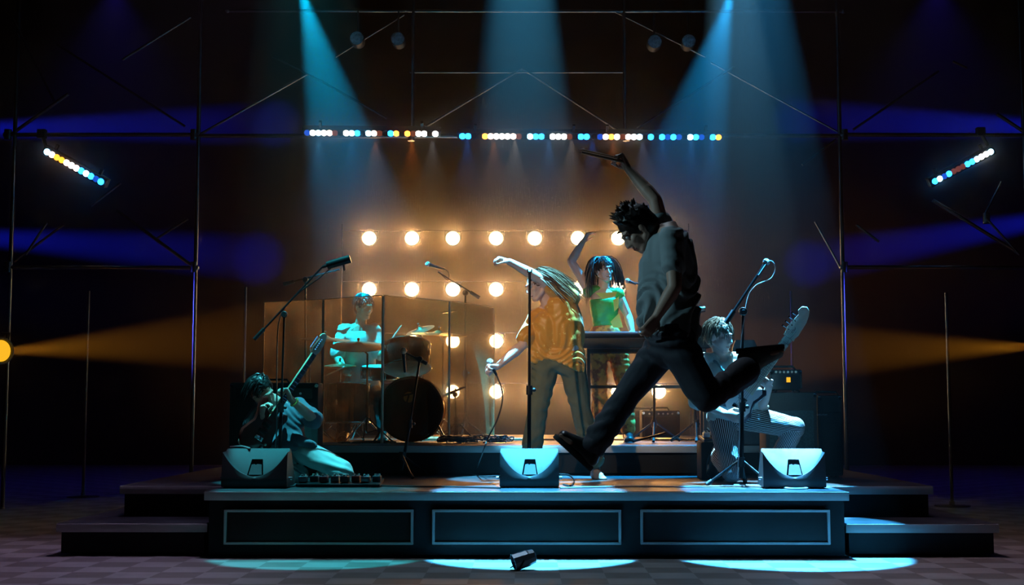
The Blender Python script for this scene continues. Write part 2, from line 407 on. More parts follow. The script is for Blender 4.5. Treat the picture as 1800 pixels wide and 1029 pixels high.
# ------------------------------------------------------------------ LED bars
LC = {'B': ((.01, .28, 1.0), 12), 'W': ((.95, .88, .80), 9), 'I': ((.35, .72, 1.0), 9), 'O': ((1.0, .25, .03), 6), 'P': ((1.0, .62, .50), 7), 'D': ((.25, .06, .03), .6), '-': ((.05, .05, .06), .05), 'b': ((.01, .08, .6), 1.0), 'Y': ((1.0, .42, .03), 2.2)}
LM = {k: emit('led_' + n, c, s) for (k, (c, s)), n in zip(LC.items(), ['blue', 'white', 'ice', 'orange', 'pink', 'dim_red', 'off', 'dim_blue', 'amber'])}
def led_bar(a, b, seq, label, tiltdown=.5, h=.085):
    a = V(a); b = V(b); d = (b - a); L = d.length; ux = d / L
    fwd = V((0, -1, -tiltdown)); fwd = (fwd - ux * fwd.dot(ux)).normalized(); up = ux.cross(fwd); up = up if up.z > 0 else -up
    t = thing('led_bar', (a + b) / 2, label, 'light bar')
    R = Matrix((ux, fwd, up)).transposed()
    mb = MB(); mb.box((a + b) / 2 - fwd * .06, (L + .06, .10, h), R, .01); mb.obj('housing', M['black'], t)
    n = len(seq); p = L / n
    for i, k in enumerate(seq):
        c = a + ux * p * (i + .5)
        mb = MB(); mb.lathe([(.001, .012), (p * .32, .012), (p * .56, 0), (p * .56, -.015), (.001, -.016)], c, fwd, 14, cap=False)
        mb.obj('led_lens', LM[k], t)
    if abs(ux.z) > .2:
        c = (a if a.z > b.z else b) - fwd * .06; zr = at(10, 237, 15.0).z
        m1 = MB(); m1.tube([c, V((c.x - ux.x * .1, 14.97, zr))], .02, 8); m1.box(V((c.x - ux.x * .1, 14.96, zr)), (.09, .08, .1)); m1.obj('hanging_clamp', M['black'], t)
    for s in (.12, .88):
        c = a + ux * L * s
        mb = MB(); mb.box(c + up * .07 - fwd * .06, (.03, .04, .1), R); mb.obj('bracket', M['black'], t)
    return t
TY = 14.84
led_bar(at(535, 234, TY), at(770, 236, TY), 'bWIWPD-WIB-IPD-BO-ODWW-W', 'long row of blue and white leds hung left of centre above the band', .9)
led_bar(at(808, 240, TY), at(1036, 241, TY), 'BB--OPWWWPD-IBB-WWWD-BB', 'long row of coloured leds hung above the singer', .9)
led_bar(at(1040, 241, TY), at(1268, 242, TY), '-bPOWDPWI-B-BbBb-IBb-BY', 'long row of mostly blue leds above the leaping person', .9)
led_bar(at(78, 265, TY), at(181, 322, TY), 'IPYYPWPBIBbB', 'short tilted bar of orange, white and blue leds at far left', .35, .11)
led_bar(at(1640, 321, TY), at(1746, 265, TY), 'BIbBDDDBBIWWI', 'short tilted bar of pale blue leds at far right', .35, .11)
def dspot(p, aim, col, pw, half, b=.6):
    o = spot('led_wash', p, aim, col, pw * 9, half, b, .02); return o
for x, c, pw in [(560, (.1, .45, 1), 60), (618, (.05, .35, 1), 55), (660, (1, .35, .2), 45), (724, (1, .22, .03), 70), (760, (.9, .85, .8), 30), (822, (.03, .3, 1), 50), (868, (1, .3, .05), 50), (905, (1, .8, .7), 45),
                 (965, (.1, .4, 1), 55), (1005, (1, .8, .7), 45), (1041, (.03, .2, 1), 45), (1078, (1, .25, .05), 60), (1130, (.5, .6, 1), 40), (1165, (.03, .25, 1), 45), (1215, (.04, .3, 1), 50), (1252, (.05, .25, 1), 40)]:
    dspot(at(x, 246, TY - .05), at(x, 480, TY + 1.6), c, pw * 1.1, 21, 1.0)

# ------------------------------------------------------------------ scaffold pipework
SY = 15.0; PR = .024
def pipes(name, segs, label, parts, cat='scaffold'):
    first = segs[0]
    t = thing(name, V((first[0][0], SY, 0)), label, cat)
    for (a, b, r, pn) in segs:
        mb = MB(); mb.tube([V(a), V(b)], r, 10)
        for e in (a, b):
            e = V(e)
            if pn != 'brace': mb.ball(e, r * 1.5, seg=8, rin=6)
        mb.obj(pn, M['steel'], t)
    for e in parts:
        mb = MB(); mb.cyl(V(e) - V((0, 0, .06)), V(e) + V((0, 0, .06)), .042, seg=12); mb.obj('coupler', M['steel'], t)
    return t
def vp(x, y0, Y, z1=9.9, r=PR, z0=0): p = at(x, y0, Y); return (V((p.x, Y, z0)), V((p.x, Y, z1)), r, 'pole')
def sg(x0, y0, x1, y1, Y, r=.014, n='brace'): return (at(x0, y0, Y), at(x1, y1, Y), r, n)
pipes('scaffold_frame', [vp(14, 600, SY), vp(341, 600, SY), sg(10, 237, 345, 237, SY, PR, 'rail'), sg(10, 470, 345, 471, SY, PR, 'rail'),
    sg(22, 32, 95, 178, SY - .1), sg(20, 236, 120, 165, SY, .02), sg(100, 78, 325, 222, SY), sg(215, 105, 335, 30, SY), sg(25, 460, 112, 395, SY), sg(45, 448, 82, 392, SY - .1), sg(205, 370, 338, 468, SY, .02), sg(160, 362, 212, 322, SY), sg(275, 420, 330, 385, SY)],
    'grey pipe scaffold frame standing at the left wing', [at(341, 237, SY), at(341, 470, SY), at(14, 237, SY), at(14, 470, SY)])
pipes('scaffold_frame', [vp(1484, 600, SY), vp(1812, 600, SY), sg(1480, 237, 1812, 238, SY, PR, 'rail'), sg(1480, 470, 1812, 471, SY, PR, 'rail'),
    sg(1752, 200, 1812, 240, SY, .02), sg(1700, 120, 1675, 108, SY), sg(1650, 125, 1500, 228, SY), sg(1433, 390, 1478, 472, SY, .012), sg(1640, 352, 1790, 445, SY, .02), sg(1505, 395, 1545, 425, SY), sg(1470, 245, 1410, 290, SY), sg(1760, 320, 1730, 380, SY), sg(1734, 384, 1792, 448, SY - .1, .012)],
    'grey pipe scaffold frame standing at the right wing', [at(1484, 237, SY), at(1484, 470, SY), at(1734, 384, SY)])
pipes('overhead_truss', [sg(345, 239, 1482, 239, SY, PR, 'rail'), sg(400, 19, 1482, 20, SY, .018, 'rail'), vp(723, 600, SY, 9.9, .02, 4.3), vp(1101, 600, SY, 9.9, .02, 4.3), sg(720, 127, 1100, 127, SY, .012),
    sg(352, 236, 540, 130, SY), sg(560, 140, 680, 208, SY), sg(742, 226, 918, 120, SY), sg(918, 120, 1085, 228, SY), sg(1120, 226, 1290, 118, SY), sg(1250, 110, 1480, 236, SY, .010), sg(590, 100, 710, 26, SY, .010), sg(1080, 20, 1240, 100, SY, .010), sg(480, 100, 560, 140, SY, .01)],
    'long overhead pipe truss with crossed braces above the band', [at(723, 239, SY), at(1101, 239, SY)], 'truss')
for (x, Y, top, lab) in [(156, 17.0, 512, 'thin standing pole left of the left scaffold, lit blue'), (432, 17.0, 505, 'thin standing pole between the left scaffold and the drum shield'), (1390, 19.8, 512, 'thin standing pole behind the bass headstock'), (1663, 15.5, 515, 'thin standing pole at the far right wing, lit blue')]:
    p = at(x, top, Y); t = thing('standing_pole', V((p.x, Y, 0)), lab, 'pole')
    mb = MB(); mb.tube([V((p.x, Y, .02)), V((p.x, Y, p.z))], .02, 10); mb.obj('pole', M['steel'], t)
    mb = MB(); mb.lathe([(.2, 0), (.2, .012), (.03, .02), (.03, .06)], V((p.x, Y, 0)), (0, 0, 1), 24); mb.obj('base_plate', M['steel'], t)

# ------------------------------------------------------------------ floor wedge monitors
def wedge(px0, px1, pyt, Y, label, yaw=0):
    a = at(px0, 860, Y); b = at(px1, 860, Y); w_ = b.x - a.x; cx = (a.x + b.x) / 2
    h = at(900, pyt, Y + .16).z - STAGE; t = thing('floor_monitor', V((cx, Y + .2, STAGE)), label, 'monitor speaker', 'floor monitors along the stage edge')
    R = Matrix.Rotation(yaw, 3, 'Z')
    def P(x, y, z): return V((cx, Y, STAGE)) + R @ V((x, y, z))
    # back shell, seen from the house: low upright skirt, then a big slanting facet with scalloped lower corners
    W = w_ / 2; z1 = h * .26; yb = .02; D = .40
    mb = MB(); n = 24
    def zc(u):  # lower boundary of the slanted facet: arc, deepest in the middle
        return z1 + (h * .97 - z1) * (.08 + .86 * abs(u) ** 2.2)
    # rows: bottom skirt edge, skirt top, arc, top edge, then front (towards the band) and base
    rows = []
    us = [-1 + 2 * k / n for k in range(n + 1)]
    rows.append([P(u * W, .035, 0.012) for u in us])
    rows.append([P(u * W, yb, z1 * .55) for u in us])
    rows.append([P(u * W * .995, yb, z1) for u in us])
    rows.append([P(u * W * .99, yb + .085 * (zc(u) - z1) / h * (.6) + .012 * (1 - abs(u)), zc(u) * .985) for u in us])
    rows.append([P(u * W * .985, yb + .02 + .145 * (zc(u) - z1) / (h - z1), zc(u)) for u in us])
    rows.append([P(u * W * .97, yb + .165, h - .006) for u in us])
    rows.append([P(u * W * .96, yb + .18, h) for u in us])
    rows.append([P(u * W * .97, yb + .22, h - .01) for u in us])
    rows.append([P(u * W, D, .06) for u in us])
    rows.append([P(u * W, D - .02, .012) for u in us])
    vs = [p for r_ in rows for p in r_]; fs = []; m = n + 1; k = len(rows)
    for i in range(k):
        j = (i + 1) % k
        for q in range(n): fs.append((i * m + q, i * m + q + 1, j * m + q + 1, j * m + q))
    fs.append(tuple(i * m for i in range(k))); fs.append(tuple(i * m + n for i in reversed(range(k))))
    mb.add(vs, fs); mb.obj('cabinet', M['wedge'], t)
    # recessed carrying handle: near-black colour holds the recess's shade, over a bright cup
    def S(x, v):      # point on the slanted facet; v 0 (bottom) .. 1 (top)
        return P(x, yb + .012 + .145 * v, z1 + (h - z1) * v)
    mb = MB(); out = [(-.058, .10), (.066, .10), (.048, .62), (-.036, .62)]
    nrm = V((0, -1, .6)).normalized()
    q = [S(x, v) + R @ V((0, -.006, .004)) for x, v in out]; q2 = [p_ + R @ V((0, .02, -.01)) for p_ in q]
    mb.rings([q2, q]); hb = mb.obj('handle_recess', M['recess_shade'], t)
    out = [(-.046, .10), (.058, .10), (.046, .44), (.012, .46), (-.0, .43), (-.012, .46), (-.032, .44)]
    q = [S(x, v) + R @ V((0, -.012, .004)) for x, v in out]; q2 = [p_ + R @ V((0, .01, 0)) for p_ in q]
    mb = MB(); mb.rings([q2, q]); mb.obj('handle_cup', M['wedge'], hb)
    mb = MB(); mb.prism([(-W * .9, 0), (W * .9, 0), (W * .9, 1), (-W * .9, 1)], P(0, D + .004, .075), R @ V((1, 0, 0)), R @ V((0, -(D - .24) * .92, (h - .1))), .004); mb.obj('grille', M['grille'], t)
    for sx in (-1, 1):
        mb = MB(); mb.box(P(sx * (W - .03), .1, .008), (.03, .08, .016)); mb.obj('rubber_foot', M['rubber'], t)
        mb = MB(); mb.cyl(P(sx * (W - .002), .12, .075), P(sx * (W + .025), .12, .075), .012, seg=10); mb.obj('cable_plug', M['chrome'], t)
    return t
wedge(387, 503, 789, 10.42, 'black floor monitor in front of the kneeling guitarist')
wedge(878, 983, 789, 10.5, 'black floor monitor at stage centre, brightly lit')
wedge(1343, 1453, 789, 10.42, 'black floor monitor in front of the kneeling bass player', -.06)

# ------------------------------------------------------------------ microphones and stands
M['mesh'] = mat('mic_mesh', (.5, .5, .52), .35, .8, 0, 8, .6, 500)
M['orangelit_ball'] = mat('mic_ball_orange_lit', (.65, .38, .22), .4, .6, 0, 8, .4, 400)  # orange light on the ball grille is put into its colour
def mic_mesh(head, tail, r=.027, name='microphone', label='', ballmat=None, topm=None):
    """hand-held type: ball grille at head, handle to tail"""
    head = V(head); tail = V(tail); d = (head - tail).normalized()
    t = thing(name, tail, label, 'microphone')
    L = (head - tail).length
    mb = MB(); mb.lathe([(.009, 0), (.012, .01), (.017, L * .8), (.021, L - r * .8), (.024, L - r * .5)], tail, d, 16); mb.obj('handle', M['blackmet'], t)
    mb = MB(); mb.ball(head, r, frame_from(d), 18, 12); mb.torus(head, r * 1.0, .003, d, 24, 6); mb.obj('ball_grille', ballmat or M['mesh'], t)
    return t
def pencil(a, b, r, label, name='pencil_microphone'):
    a = V(a); b = V(b); t = thing(name, (a + b) / 2, label, 'microphone'); d = (a - b).normalized(); L = (a - b).length
    mb = MB(); mb.lathe([(r * .6, 0), (r, .01), (r, L * .72), (r * .9, L * .73), (r, L * .75), (r, L - .006), (r * .8, L)], b, d, 18); mb.obj('body', M['chrome'] if 'silver' in label else M['blackmet'], t)
    mb = MB(); mb.tube([(a + b) / 2 + V((0, 0, -r - .012)), (a + b) / 2 + V((0, 0, r + .012))], .008, 8); mb.obj('clip', M['black'], t)
    return t
def stand(base, top, label, boom=None, legs=.30, rp=.011, legz=.20, name='microphone_stand', rot=.4, tripod=True, cat='stand'):
    base = V(base); top = V(top); t = thing(name, base, label, cat)
    mb = MB(); mid = base.lerp(top, .45)
    mb.tube([base + V((0, 0, legz * .3)), mid], rp * 1.25, 10); mb.obj('lower_tube', M['blackmet'], t)
    mb = MB(); mb.tube([mid, top], rp * .85, 10); mb.obj('upper_tube', M['blackmet'], t)
    mb = MB(); mb.cyl(mid - V((0, 0, .04)), mid + V((0, 0, .035)), rp * 2.0, seg=12); mb.ball(mid + V((rp * 3, 0, 0)), rp * 1.3, seg=8, rin=6); mb.obj('height_clutch', M['black'], t)
    if tripod:
        mb = MB(); mb.cyl(base + V((0, 0, legz - .05)), base + V((0, 0, legz + .03)), rp * 2.3, seg=12); mb.obj('leg_collar', M['black'], t)
        for k in range(3):
            a = rot + k * 2 * math.pi / 3; f = base + V((math.cos(a) * legs, math.sin(a) * legs, .014)); hi = base + V((math.cos(a) * .02, math.sin(a) * .02, legz))
            mb = MB(); mb.tube([hi, f], rp * .8, 8); lg = mb.obj('leg', M['blackmet'], t)
            dd = (f - hi).normalized(); mb = MB(); mb.cyl(f - dd * .05, f + dd * .005, rp * 1.25, seg=10); mb.obj('rubber_foot', M['rubber'], lg)
    else:
        mb = MB(); mb.lathe([(.13, 0), (.135, .012), (.12, .028), (.03, .045), (.02, .09)], base, (0, 0, 1), 28); mb.obj('round_base', M['blackmet'], t)
    if boom:
        a, b = V(boom[0]), V(boom[1])
        mb = MB(); mb.tube([a, b], rp * .75, 8); mb.obj('boom_arm', M['blackmet'], t)
        mb = MB(); mb.cyl(a, a + (b - a).normalized() * .12, rp * 1.5, seg=12); mb.obj('counterweight', M['black'], t)
        mb = MB(); mb.ball(top, rp * 2.6, seg=12, rin=8); mb.cyl(top + V((0, -.03, 0)), top + V((0, .03, 0)), rp * 2, seg=12); mb.obj('boom_clamp', M['black'], t)
    return t
def cable(name, pts, label, r=.006, m=None):
    mb = MB(); mb.tube(curve_pts(pts, 8), r, 6); return tag(mb.obj(name, m or M['cord']), label, 'cable')
S_ = STAGE
# far left tall boom stand, in front of the guitarist
b0 = at(490, 846, 11.0); b0.z = S_
stand(b0, at(500, 553, 11.0), 'tall black boom microphone stand behind the left floor monitor', (at(447, 597, 11.0), at(566, 470, 11.0)), legs=.3)
mic_mesh(at(610, 457, 11.0), at(566, 470, 11.0), .026, 'microphone', 'black microphone at the tip of the far left boom')
mb_ = MB(); mb_.cyl(at(575, 467, 10.98), at(616, 455, 10.98), .034, .036, seg=20); tag(mb_.obj('microphone_windscreen', M['blackmet']), 'dark cylindrical cap over the far left boom microphone', 'windscreen')
cable('microphone_cable', [at(583, 470, 10.97), at(560, 490, 11.0), at(520, 520, 11.02), at(492, 560, 11.02), at(487, 640, 11.03), at(486, 760, 11.03), at(480, 842, 11.0)], 'black cable running down the far left boom stand')
# overhead drum stands
b1 = at(537, 770, 14.2); b1.z = RISER
stand(b1, at(537, 492, 14.2), 'overhead drum microphone stand at the left end of the drum shield', (at(498, 500, 14.2), at(597, 474, 14.2)), rp=.013)
pencil(at(603, 458, 14.2), at(606, 476, 14.2), .014, 'small overhead drum microphone above the left end of the shield')
b2 = at(818, 770, 14.6); b2.z = RISER
stand(b2, at(818, 515, 14.6), 'overhead drum microphone stand behind the right side of the shield', (at(843, 524, 14.6), at(770, 478, 14.6)), rp=.013)
mic_mesh(at(752, 465, 14.6), at(783, 474, 14.6), .03, 'overhead_microphone', 'overhead drum microphone hanging left of the singer near the lamps')
cable('microphone_cable', [at(783, 474, 14.6), at(789, 480, 14.6), at(788, 493, 14.6), at(775, 482, 14.6)], 'short cable loop at the overhead drum microphone')
# short stand before the kick drum
b3 = at(706, 832, 12.2); b3.z = S_
t3 = stand(b3, at(738, 632, 12.3), 'short tilted microphone stand in front of the kick drum', (at(751, 640, 12.3), at(712, 620, 12.3)), legs=.34, rp=.012, rot=.9)
mic_mesh(at(709, 617, 12.3), at(712, 655, 12.35), .034, 'microphone', 'microphone with orange-lit ball in front of the drum shield', M['orangelit_ball'])
# centre straight stand
b4 = at(930, 848, 10.95); b4.z = S_
stand(b4, at(931, 484, 10.95), 'straight black microphone stand at stage centre, its clip empty', None, tripod=False, rp=.013)
p4 = at(931, 484, 10.95); mb_ = MB(); mb_.tube([p4, p4 + V((0, -.01, .03))], .012, 8); mb_.tube([p4 + V((-.014, 0, .02)), p4 + V((-.018, 0, .05))], .006, 6); mb_.tube([p4 + V((.014, 0, .02)), p4 + V((.018, 0, .05))], .006, 6)
tag(mb_.obj('microphone_clip', M['black']), 'empty microphone clip on top of the centre stand', 'clip')
# right boom stand
b5 = at(1303, 843, 10.9); b5.z = S_
stand(b5, at(1306, 548, 10.9), 'black boom microphone stand in front of the bass player', (at(1276, 568, 10.9), at(1341, 470, 10.9)), legs=.3, rot=3.4, rp=.014)
mic_mesh(at(1347, 461, 10.9), at(1333, 484, 10.88), .03, 'microphone', 'microphone with pale ball at the tip of the right boom')
cable('microphone_cable', [at(1333, 484, 10.87), at(1352, 459, 10.87), at(1363, 470, 10.87), at(1355, 490, 10.9), at(1328, 503, 10.9), at(1312, 535, 10.9), at(1300, 640, 10.88), at(1300, 760, 10.88), at(1296, 842, 10.85)], 'pale looped cable on the right boom stand', .005, M['graytrim'])
# keyboard player's microphone
b6 = at(1150, 775, 13.9); b6.z = RISER
stand(b6, at(1150, 505, 13.9), 'boom microphone stand behind the keyboard', (at(1165, 508, 13.9), at(1112, 497, 13.9)), rp=.012)
mic_mesh(at(1103, 494, 13.9), at(1118, 500, 13.9), .028, 'microphone', 'silver ball microphone beside the keyboard player')
b7 = at(1224, 775, 13.8); b7.z = RISER
stand(b7, at(1212, 552, 13.8), 'microphone stand with chrome fittings right of the leaping person', (at(1198, 556, 13.8), at(1236, 548, 13.8)), rp=.013)
pencil(at(1240, 544, 13.8), at(1212, 546, 13.8), .032, 'thick silver and black microphone right of the leaping person')
cymb = MB()

# ------------------------------------------------------------------ acrylic drum shield
def acrylic():
    m = bpy.data.materials.new('smudged_acrylic'); m.use_nodes = True; t = m.node_tree; t.nodes.clear()
    o = t.nodes.new('ShaderNodeOutputMaterial'); tr = t.nodes.new('ShaderNodeBsdfTransparent'); tr.inputs[0].default_value = (.86, .80, .68, 1)
    tl = t.nodes.new('ShaderNodeBsdfTranslucent'); tl.inputs[0].default_value = (.95, .70, .40, 1)
    gl = t.nodes.new('ShaderNodeBsdfGlossy'); gl.inputs['Roughness'].default_value = .08
    tc = t.nodes.new('ShaderNodeTexCoord'); n1 = t.nodes.new('ShaderNodeTexNoise'); n1.inputs['Scale'].default_value = 3.5; n1.inputs['Detail'].default_value = 9; n1.inputs['Roughness'].default_value = .72
    wv = t.nodes.new('ShaderNodeTexVoronoi'); wv.feature = 'DISTANCE_TO_EDGE'; wv.inputs['Scale'].default_value = 9
    dm = t.nodes.new('ShaderNodeTexNoise'); dm.inputs['Scale'].default_value = 2
    t.links.new(tc.outputs['Object'], n1.inputs[0]); t.links.new(tc.outputs['Object'], dm.inputs[0])
    r1 = t.nodes.new('ShaderNodeMapRange'); r1.inputs[1].default_value = .38; r1.inputs[2].default_value = .75; r1.inputs[3].default_value = .03; r1.inputs[4].default_value = .20
    t.links.new(n1.outputs['Fac'], r1.inputs[0])
    m1 = t.nodes.new('ShaderNodeMixShader'); t.links.new(r1.outputs[0], m1.inputs[0]); t.links.new(tr.outputs[0], m1.inputs[1]); t.links.new(tl.outputs[0], m1.inputs[2])
    m2 = t.nodes.new('ShaderNodeMixShader'); lw = t.nodes.new('ShaderNodeLayerWeight'); lw.inputs[0].default_value = .25
    ml = t.nodes.new('ShaderNodeMath'); ml.operation = 'MULTIPLY'; ml.inputs[1].default_value = .5
    t.links.new(lw.outputs['Fresnel'], ml.inputs[0]); t.links.new(ml.outputs[0], m2.inputs[0]); t.links.new(m1.outputs[0], m2.inputs[1]); t.links.new(gl.outputs[0], m2.inputs[2])
    t.links.new(m2.outputs[0], o.inputs[0]); return m
M['acrylic'] = acrylic()
M['edge'] = mat('acrylic_edge', (.75, .62, .45), .25, 0, .1, spec=.8)
SX = [(462, 13.7), (568, 13.35), (673, 12.85), (790, 13.6), (870, 14.4)]
ztop = at(673, 519, 12.85).z
pts = [at(x, 600, y) for x, y in SX]
SHN = ['leftmost panel of the drum shield, edge on to the guitarist', 'drum shield panel in front of the drummer', 'drum shield panel in front of the kick drum and rack tom', 'rightmost drum shield panel, beside the singer']
sh = thing('drum_shield', V((pts[2].x, pts[2].y, RISER)), 'folding clear acrylic drum shield with four smudged panels', 'drum shield')
for i in range(4):
    a = V((pts[i].x, pts[i].y, RISER + .01)); b = V((pts[i + 1].x, pts[i + 1].y, RISER + .01)); d = (b - a).normalized(); n = d.cross(V((0, 0, 1)))
    a = a + d * .012; b = b - d * .012; H = V((0, 0, ztop - RISER - .01))
    mb = MB(); mb.rings([[a - n * .004, b - n * .004, b + n * .004, a + n * .004], [p + H for p in (a - n * .004, b - n * .004, b + n * .004, a + n * .004)]]); pn = mb.obj('acrylic_panel', M['acrylic'], sh, smooth=False)
    mb = MB()
    for e in (a, b): mb.box(e + H / 2, (.010, .010, H.z))
    mb.box((a + b) / 2 + H, ((b - a).length, .009, .006), Matrix.Rotation(math.atan2(d.y, d.x), 3, 'Z')); mb.obj('polished_edge', M['edge'], pn)
for i in (1, 2, 3):
    mb = MB(); p = pts[i]
    mb.cyl(V((p.x, p.y, RISER + .02)), V((p.x, p.y, ztop - .01)), .009, seg=8); mb.obj('hinge', M['edge'], sh)

# ------------------------------------------------------------------ drum kit
M['shell'] = mat('dark_drum_shell', (.03, .022, .02), .2, 0, .3)
M['head_w'] = mat('drum_head', (.55, .55, .52), .5, 0, .1)
M['head_k'] = mat('black_drum_head', (.007, .005, .004), .35, 0, .2, spec=.25)
M['cym'] = mat('cymbal_bronze', (.48, .36, .18), .28, 1.0, .15, 30)
M['cym2'] = mat('dark_cymbal', (.12, .10, .07), .42, 1.0, .2, 30)
DY = 13.9
def drum(name, c, r, L, axis, label, hm=None, fm=None, lugs=8, spurs=True, hoopm=None):
    c = V(c); ax = V(axis).normalized(); Fm = frame_from(ax); t = thing(name, c, label, 'drum')
    a = c - ax * L / 2; 
    mb = MB(); mb.lathe([(r * .99, .01), (r, .015), (r, L - .015), (r * .99, L - .01)], a, ax, 48); mb.obj('shell', M['shell'], t)
    for k, hh in ((0, fm or M['head_w']), (1, hm or M['head_w'])):
        o_ = a + ax * L * k; s = 1 if k else -1
        mb = MB(); mb.lathe([(.001, 0), (r * .97, 0), (r * .985, -.004)] if s > 0 else [(.001, 0), (r * .97, 0), (r * .985, .004)], o_, ax, 48, cap=False); mb.obj('drum_head', hh, t)
        mb = MB(); mb.torus(o_ - ax * s * .008, r * 1.01, .009, ax, 48, 8); mb.obj('hoop', hoopm or M['chrome'], t)
    for k in range(lugs):
        an = 2 * math.pi * (k + .5) / lugs; u = Fm @ V((math.cos(an), math.sin(an), 0))
        mb = MB(); mb.tube([a + u * (r + .016) + ax * .005, a + u * (r + .016) + ax * (L - .005)], .004, 6); mb.box(c + u * (r + .01), (.018, .018, .05), frame_from(ax)); mb.obj('tension_rod', M['chrome'], t)
    return t
kc = at(722, 724, 13.35); kr = at(722, 668, 13.35).z - kc.z; kc.z = RISER + kr + .02
kd = drum('kick_drum', kc + V((0, .22, 0)), kr, .42, (0, -1, 0), 'large dark kick drum behind the acrylic shield', M['head_k'], M['head_k'], 10, hoopm=M['shell'])
for s in (-1, 1):
    mb = MB(); mb.tube([kc + V((s * kr * .8, .1, -kr * .4)), V((kc.x + s * kr * 1.15, kc.y - .05, RISER + .01))], .010, 8); mb.obj('spur', M['chrome'], kd)
mb = MB(); mb.lathe([(.001, .004), (.062, .004), (.068, 0), (.062, -.004)], kc + V((-.02, 0, .12)) + V((0, 0, 0)), (0, -1, 0), 28, cap=False); 
mb = MB(); mb.torus(kc + V((-.02, -.004, .12)), .06, .007, (0, -1, 0), 28, 6); mb.obj('port_ring', M['shell'], kd)
mb = MB(); c_ = kc + V((-.02, -.003, .12)); mb.lathe([(.001, .0), (.055, .0)], c_, (0, -1, 0), 28, cap=False); mb.obj('port_hole', mat('kick_port_lamplight', (.85, .50, .2), .6, 0, .3), kd, 'orange-lit round port')  # lamp light seen through the port is put into its orange colour
mb = MB(); mb.box(c_ + V((-.008, -.008, -.012)), (.016, .008, .1), Matrix.Rotation(.25, 3, 'Y')); mb.box(c_ + V((0, -.008, .028)), (.11, .008, .018), Matrix.Rotation(-.2, 3, 'Y')); mb.obj('port_microphone_mount', M['black'], kd)
def px_r(px, Y): return px * Y / F
tc_ = at(715, 628, 13.75); drum('rack_tom', tc_, px_r(42, 13.75), .27, (-.05, .32, .94), 'rack tom with chrome rims above the kick drum', M['head_w'], M['head_w'], 6)
tc2 = at(612, 690, 14.1); tc2.z = RISER + .40; drum('floor_tom', tc2, px_r(38, 14.1), .42, (0, .05, 1), 'floor tom left of the kick drum, close to the shield', M['head_w'], M['head_w'], 8)
tc3 = at(668, 655, 14.25); drum('snare_drum', tc3, px_r(32, 14.2), .14, (0, -.12, 1), 'snare drum between the drummer and the kick drum', M['head_w'], M['head_w'], 8)
def cymbal(px, py, Y, rpx, axis, label, basex=None, m=None, hat=False):
    c = at(px, py, Y); r = px_r(rpx, Y); ax = V(axis).normalized(); bx = at(basex or px, py, Y).x
    t = thing('cymbal_stand', V((bx, Y, RISER)), label, 'cymbal')
    mb = MB(); mb.lathe([(.008, .024), (r * .10, .022), (r * .19, .006), (r * .24, 0), (r * .7, -.010), (r, -.020), (r * .995, -.024), (r * .7, -.014), (r * .2, -.004), (.008, .012)], c, ax, 48); mb.obj('cymbal', m or M['cym'], t)
    if hat:
        mb = MB(); mb.lathe([(.008, -.055), (r * .19, -.045), (r * .24, -.036), (r, -.026), (r * .995, -.030), (.008, -.06)], c, ax, 48); mb.obj('lower_cymbal', m or M['cym'], t)
    mb = MB(); mb.cyl(c, c + ax * .05, .010, seg=8); mb.ball(c + ax * .055, .014, seg=8, rin=6); mb.obj('wing_nut', M['chrome'], t)
    mid = V((bx, Y, c.z * .55 + RISER * .45))
    mb = MB(); mb.tube([V((bx, Y, RISER + .1)), mid, V((bx, Y, c.z - .1)), c - ax * .01], .010, 8); mb.cyl(mid - V((0, 0, .03)), mid + V((0, 0, .03)), .018, seg=10); mb.obj('pole', M['chrome'], t)
    for k in range(3):
        a = .5 + k * 2.094; f = V((bx + math.cos(a) * .28, Y + math.sin(a) * .28, RISER + .012)); hi = V((bx, Y, RISER + .26))
        mb = MB(); mb.tube([hi, f], .007, 6); mb.tube([V((bx, Y, RISER + .1)), hi.lerp(f, .5)], .005, 6); lg = mb.obj('leg', M['chrome'], t)
        mb = MB(); mb.ball(f, .013, seg=8, rin=6); mb.obj('rubber_foot', M['rubber'], lg)
    return t
cymbal(630, 606, 13.5, 49, (.03, -.24, 1), 'wide crash cymbal in front of the drummer', 646, M['cym2'])
cymbal(572, 594, 13.9, 44, (.05, -.12, 1), 'dark ride cymbal at the left end of the kit', 545, M['cym2'])
cymbal(772, 585, 13.95, 50, (.05, -.10, 1), 'wide cymbal right of the rack tom, near the lamps', 779)
cymbal(598, 640, 14.3, 28, (0, -.1, 1), 'pair of hi-hat cymbals beside the drummer\'s knee', None, None, True)
cymbal(738, 578, 14.6, 26, (-.3, -.3, 1), 'small tilted splash cymbal above the rack tom', 742, M['cym2'])
st_ = thing('drum_stool', V((at(636, 700, 14.75).x, 14.75, RISER)), 'round black drum stool under the drummer', 'stool')
o_ = st_.location
mb = MB(); mb.lathe([(.02, .50), (.16, .50), (.17, .52), (.17, .56), (.15, .585), (.001, .59)], o_, (0, 0, 1), 28); mb.obj('seat', M['black'], st_)
mb = MB(); mb.cyl(o_ + V((0, 0, .1)), o_ + V((0, 0, .5)), .018, seg=10); mb.obj('post', M['chrome'], st_)
for k in range(3):
    a = k * 2.094; mb = MB(); mb.tube([o_ + V((0, 0, .3)), o_ + V((math.cos(a) * .26, math.sin(a) * .26, .012))], .011, 8); mb.obj('leg', M['chrome'], st_)
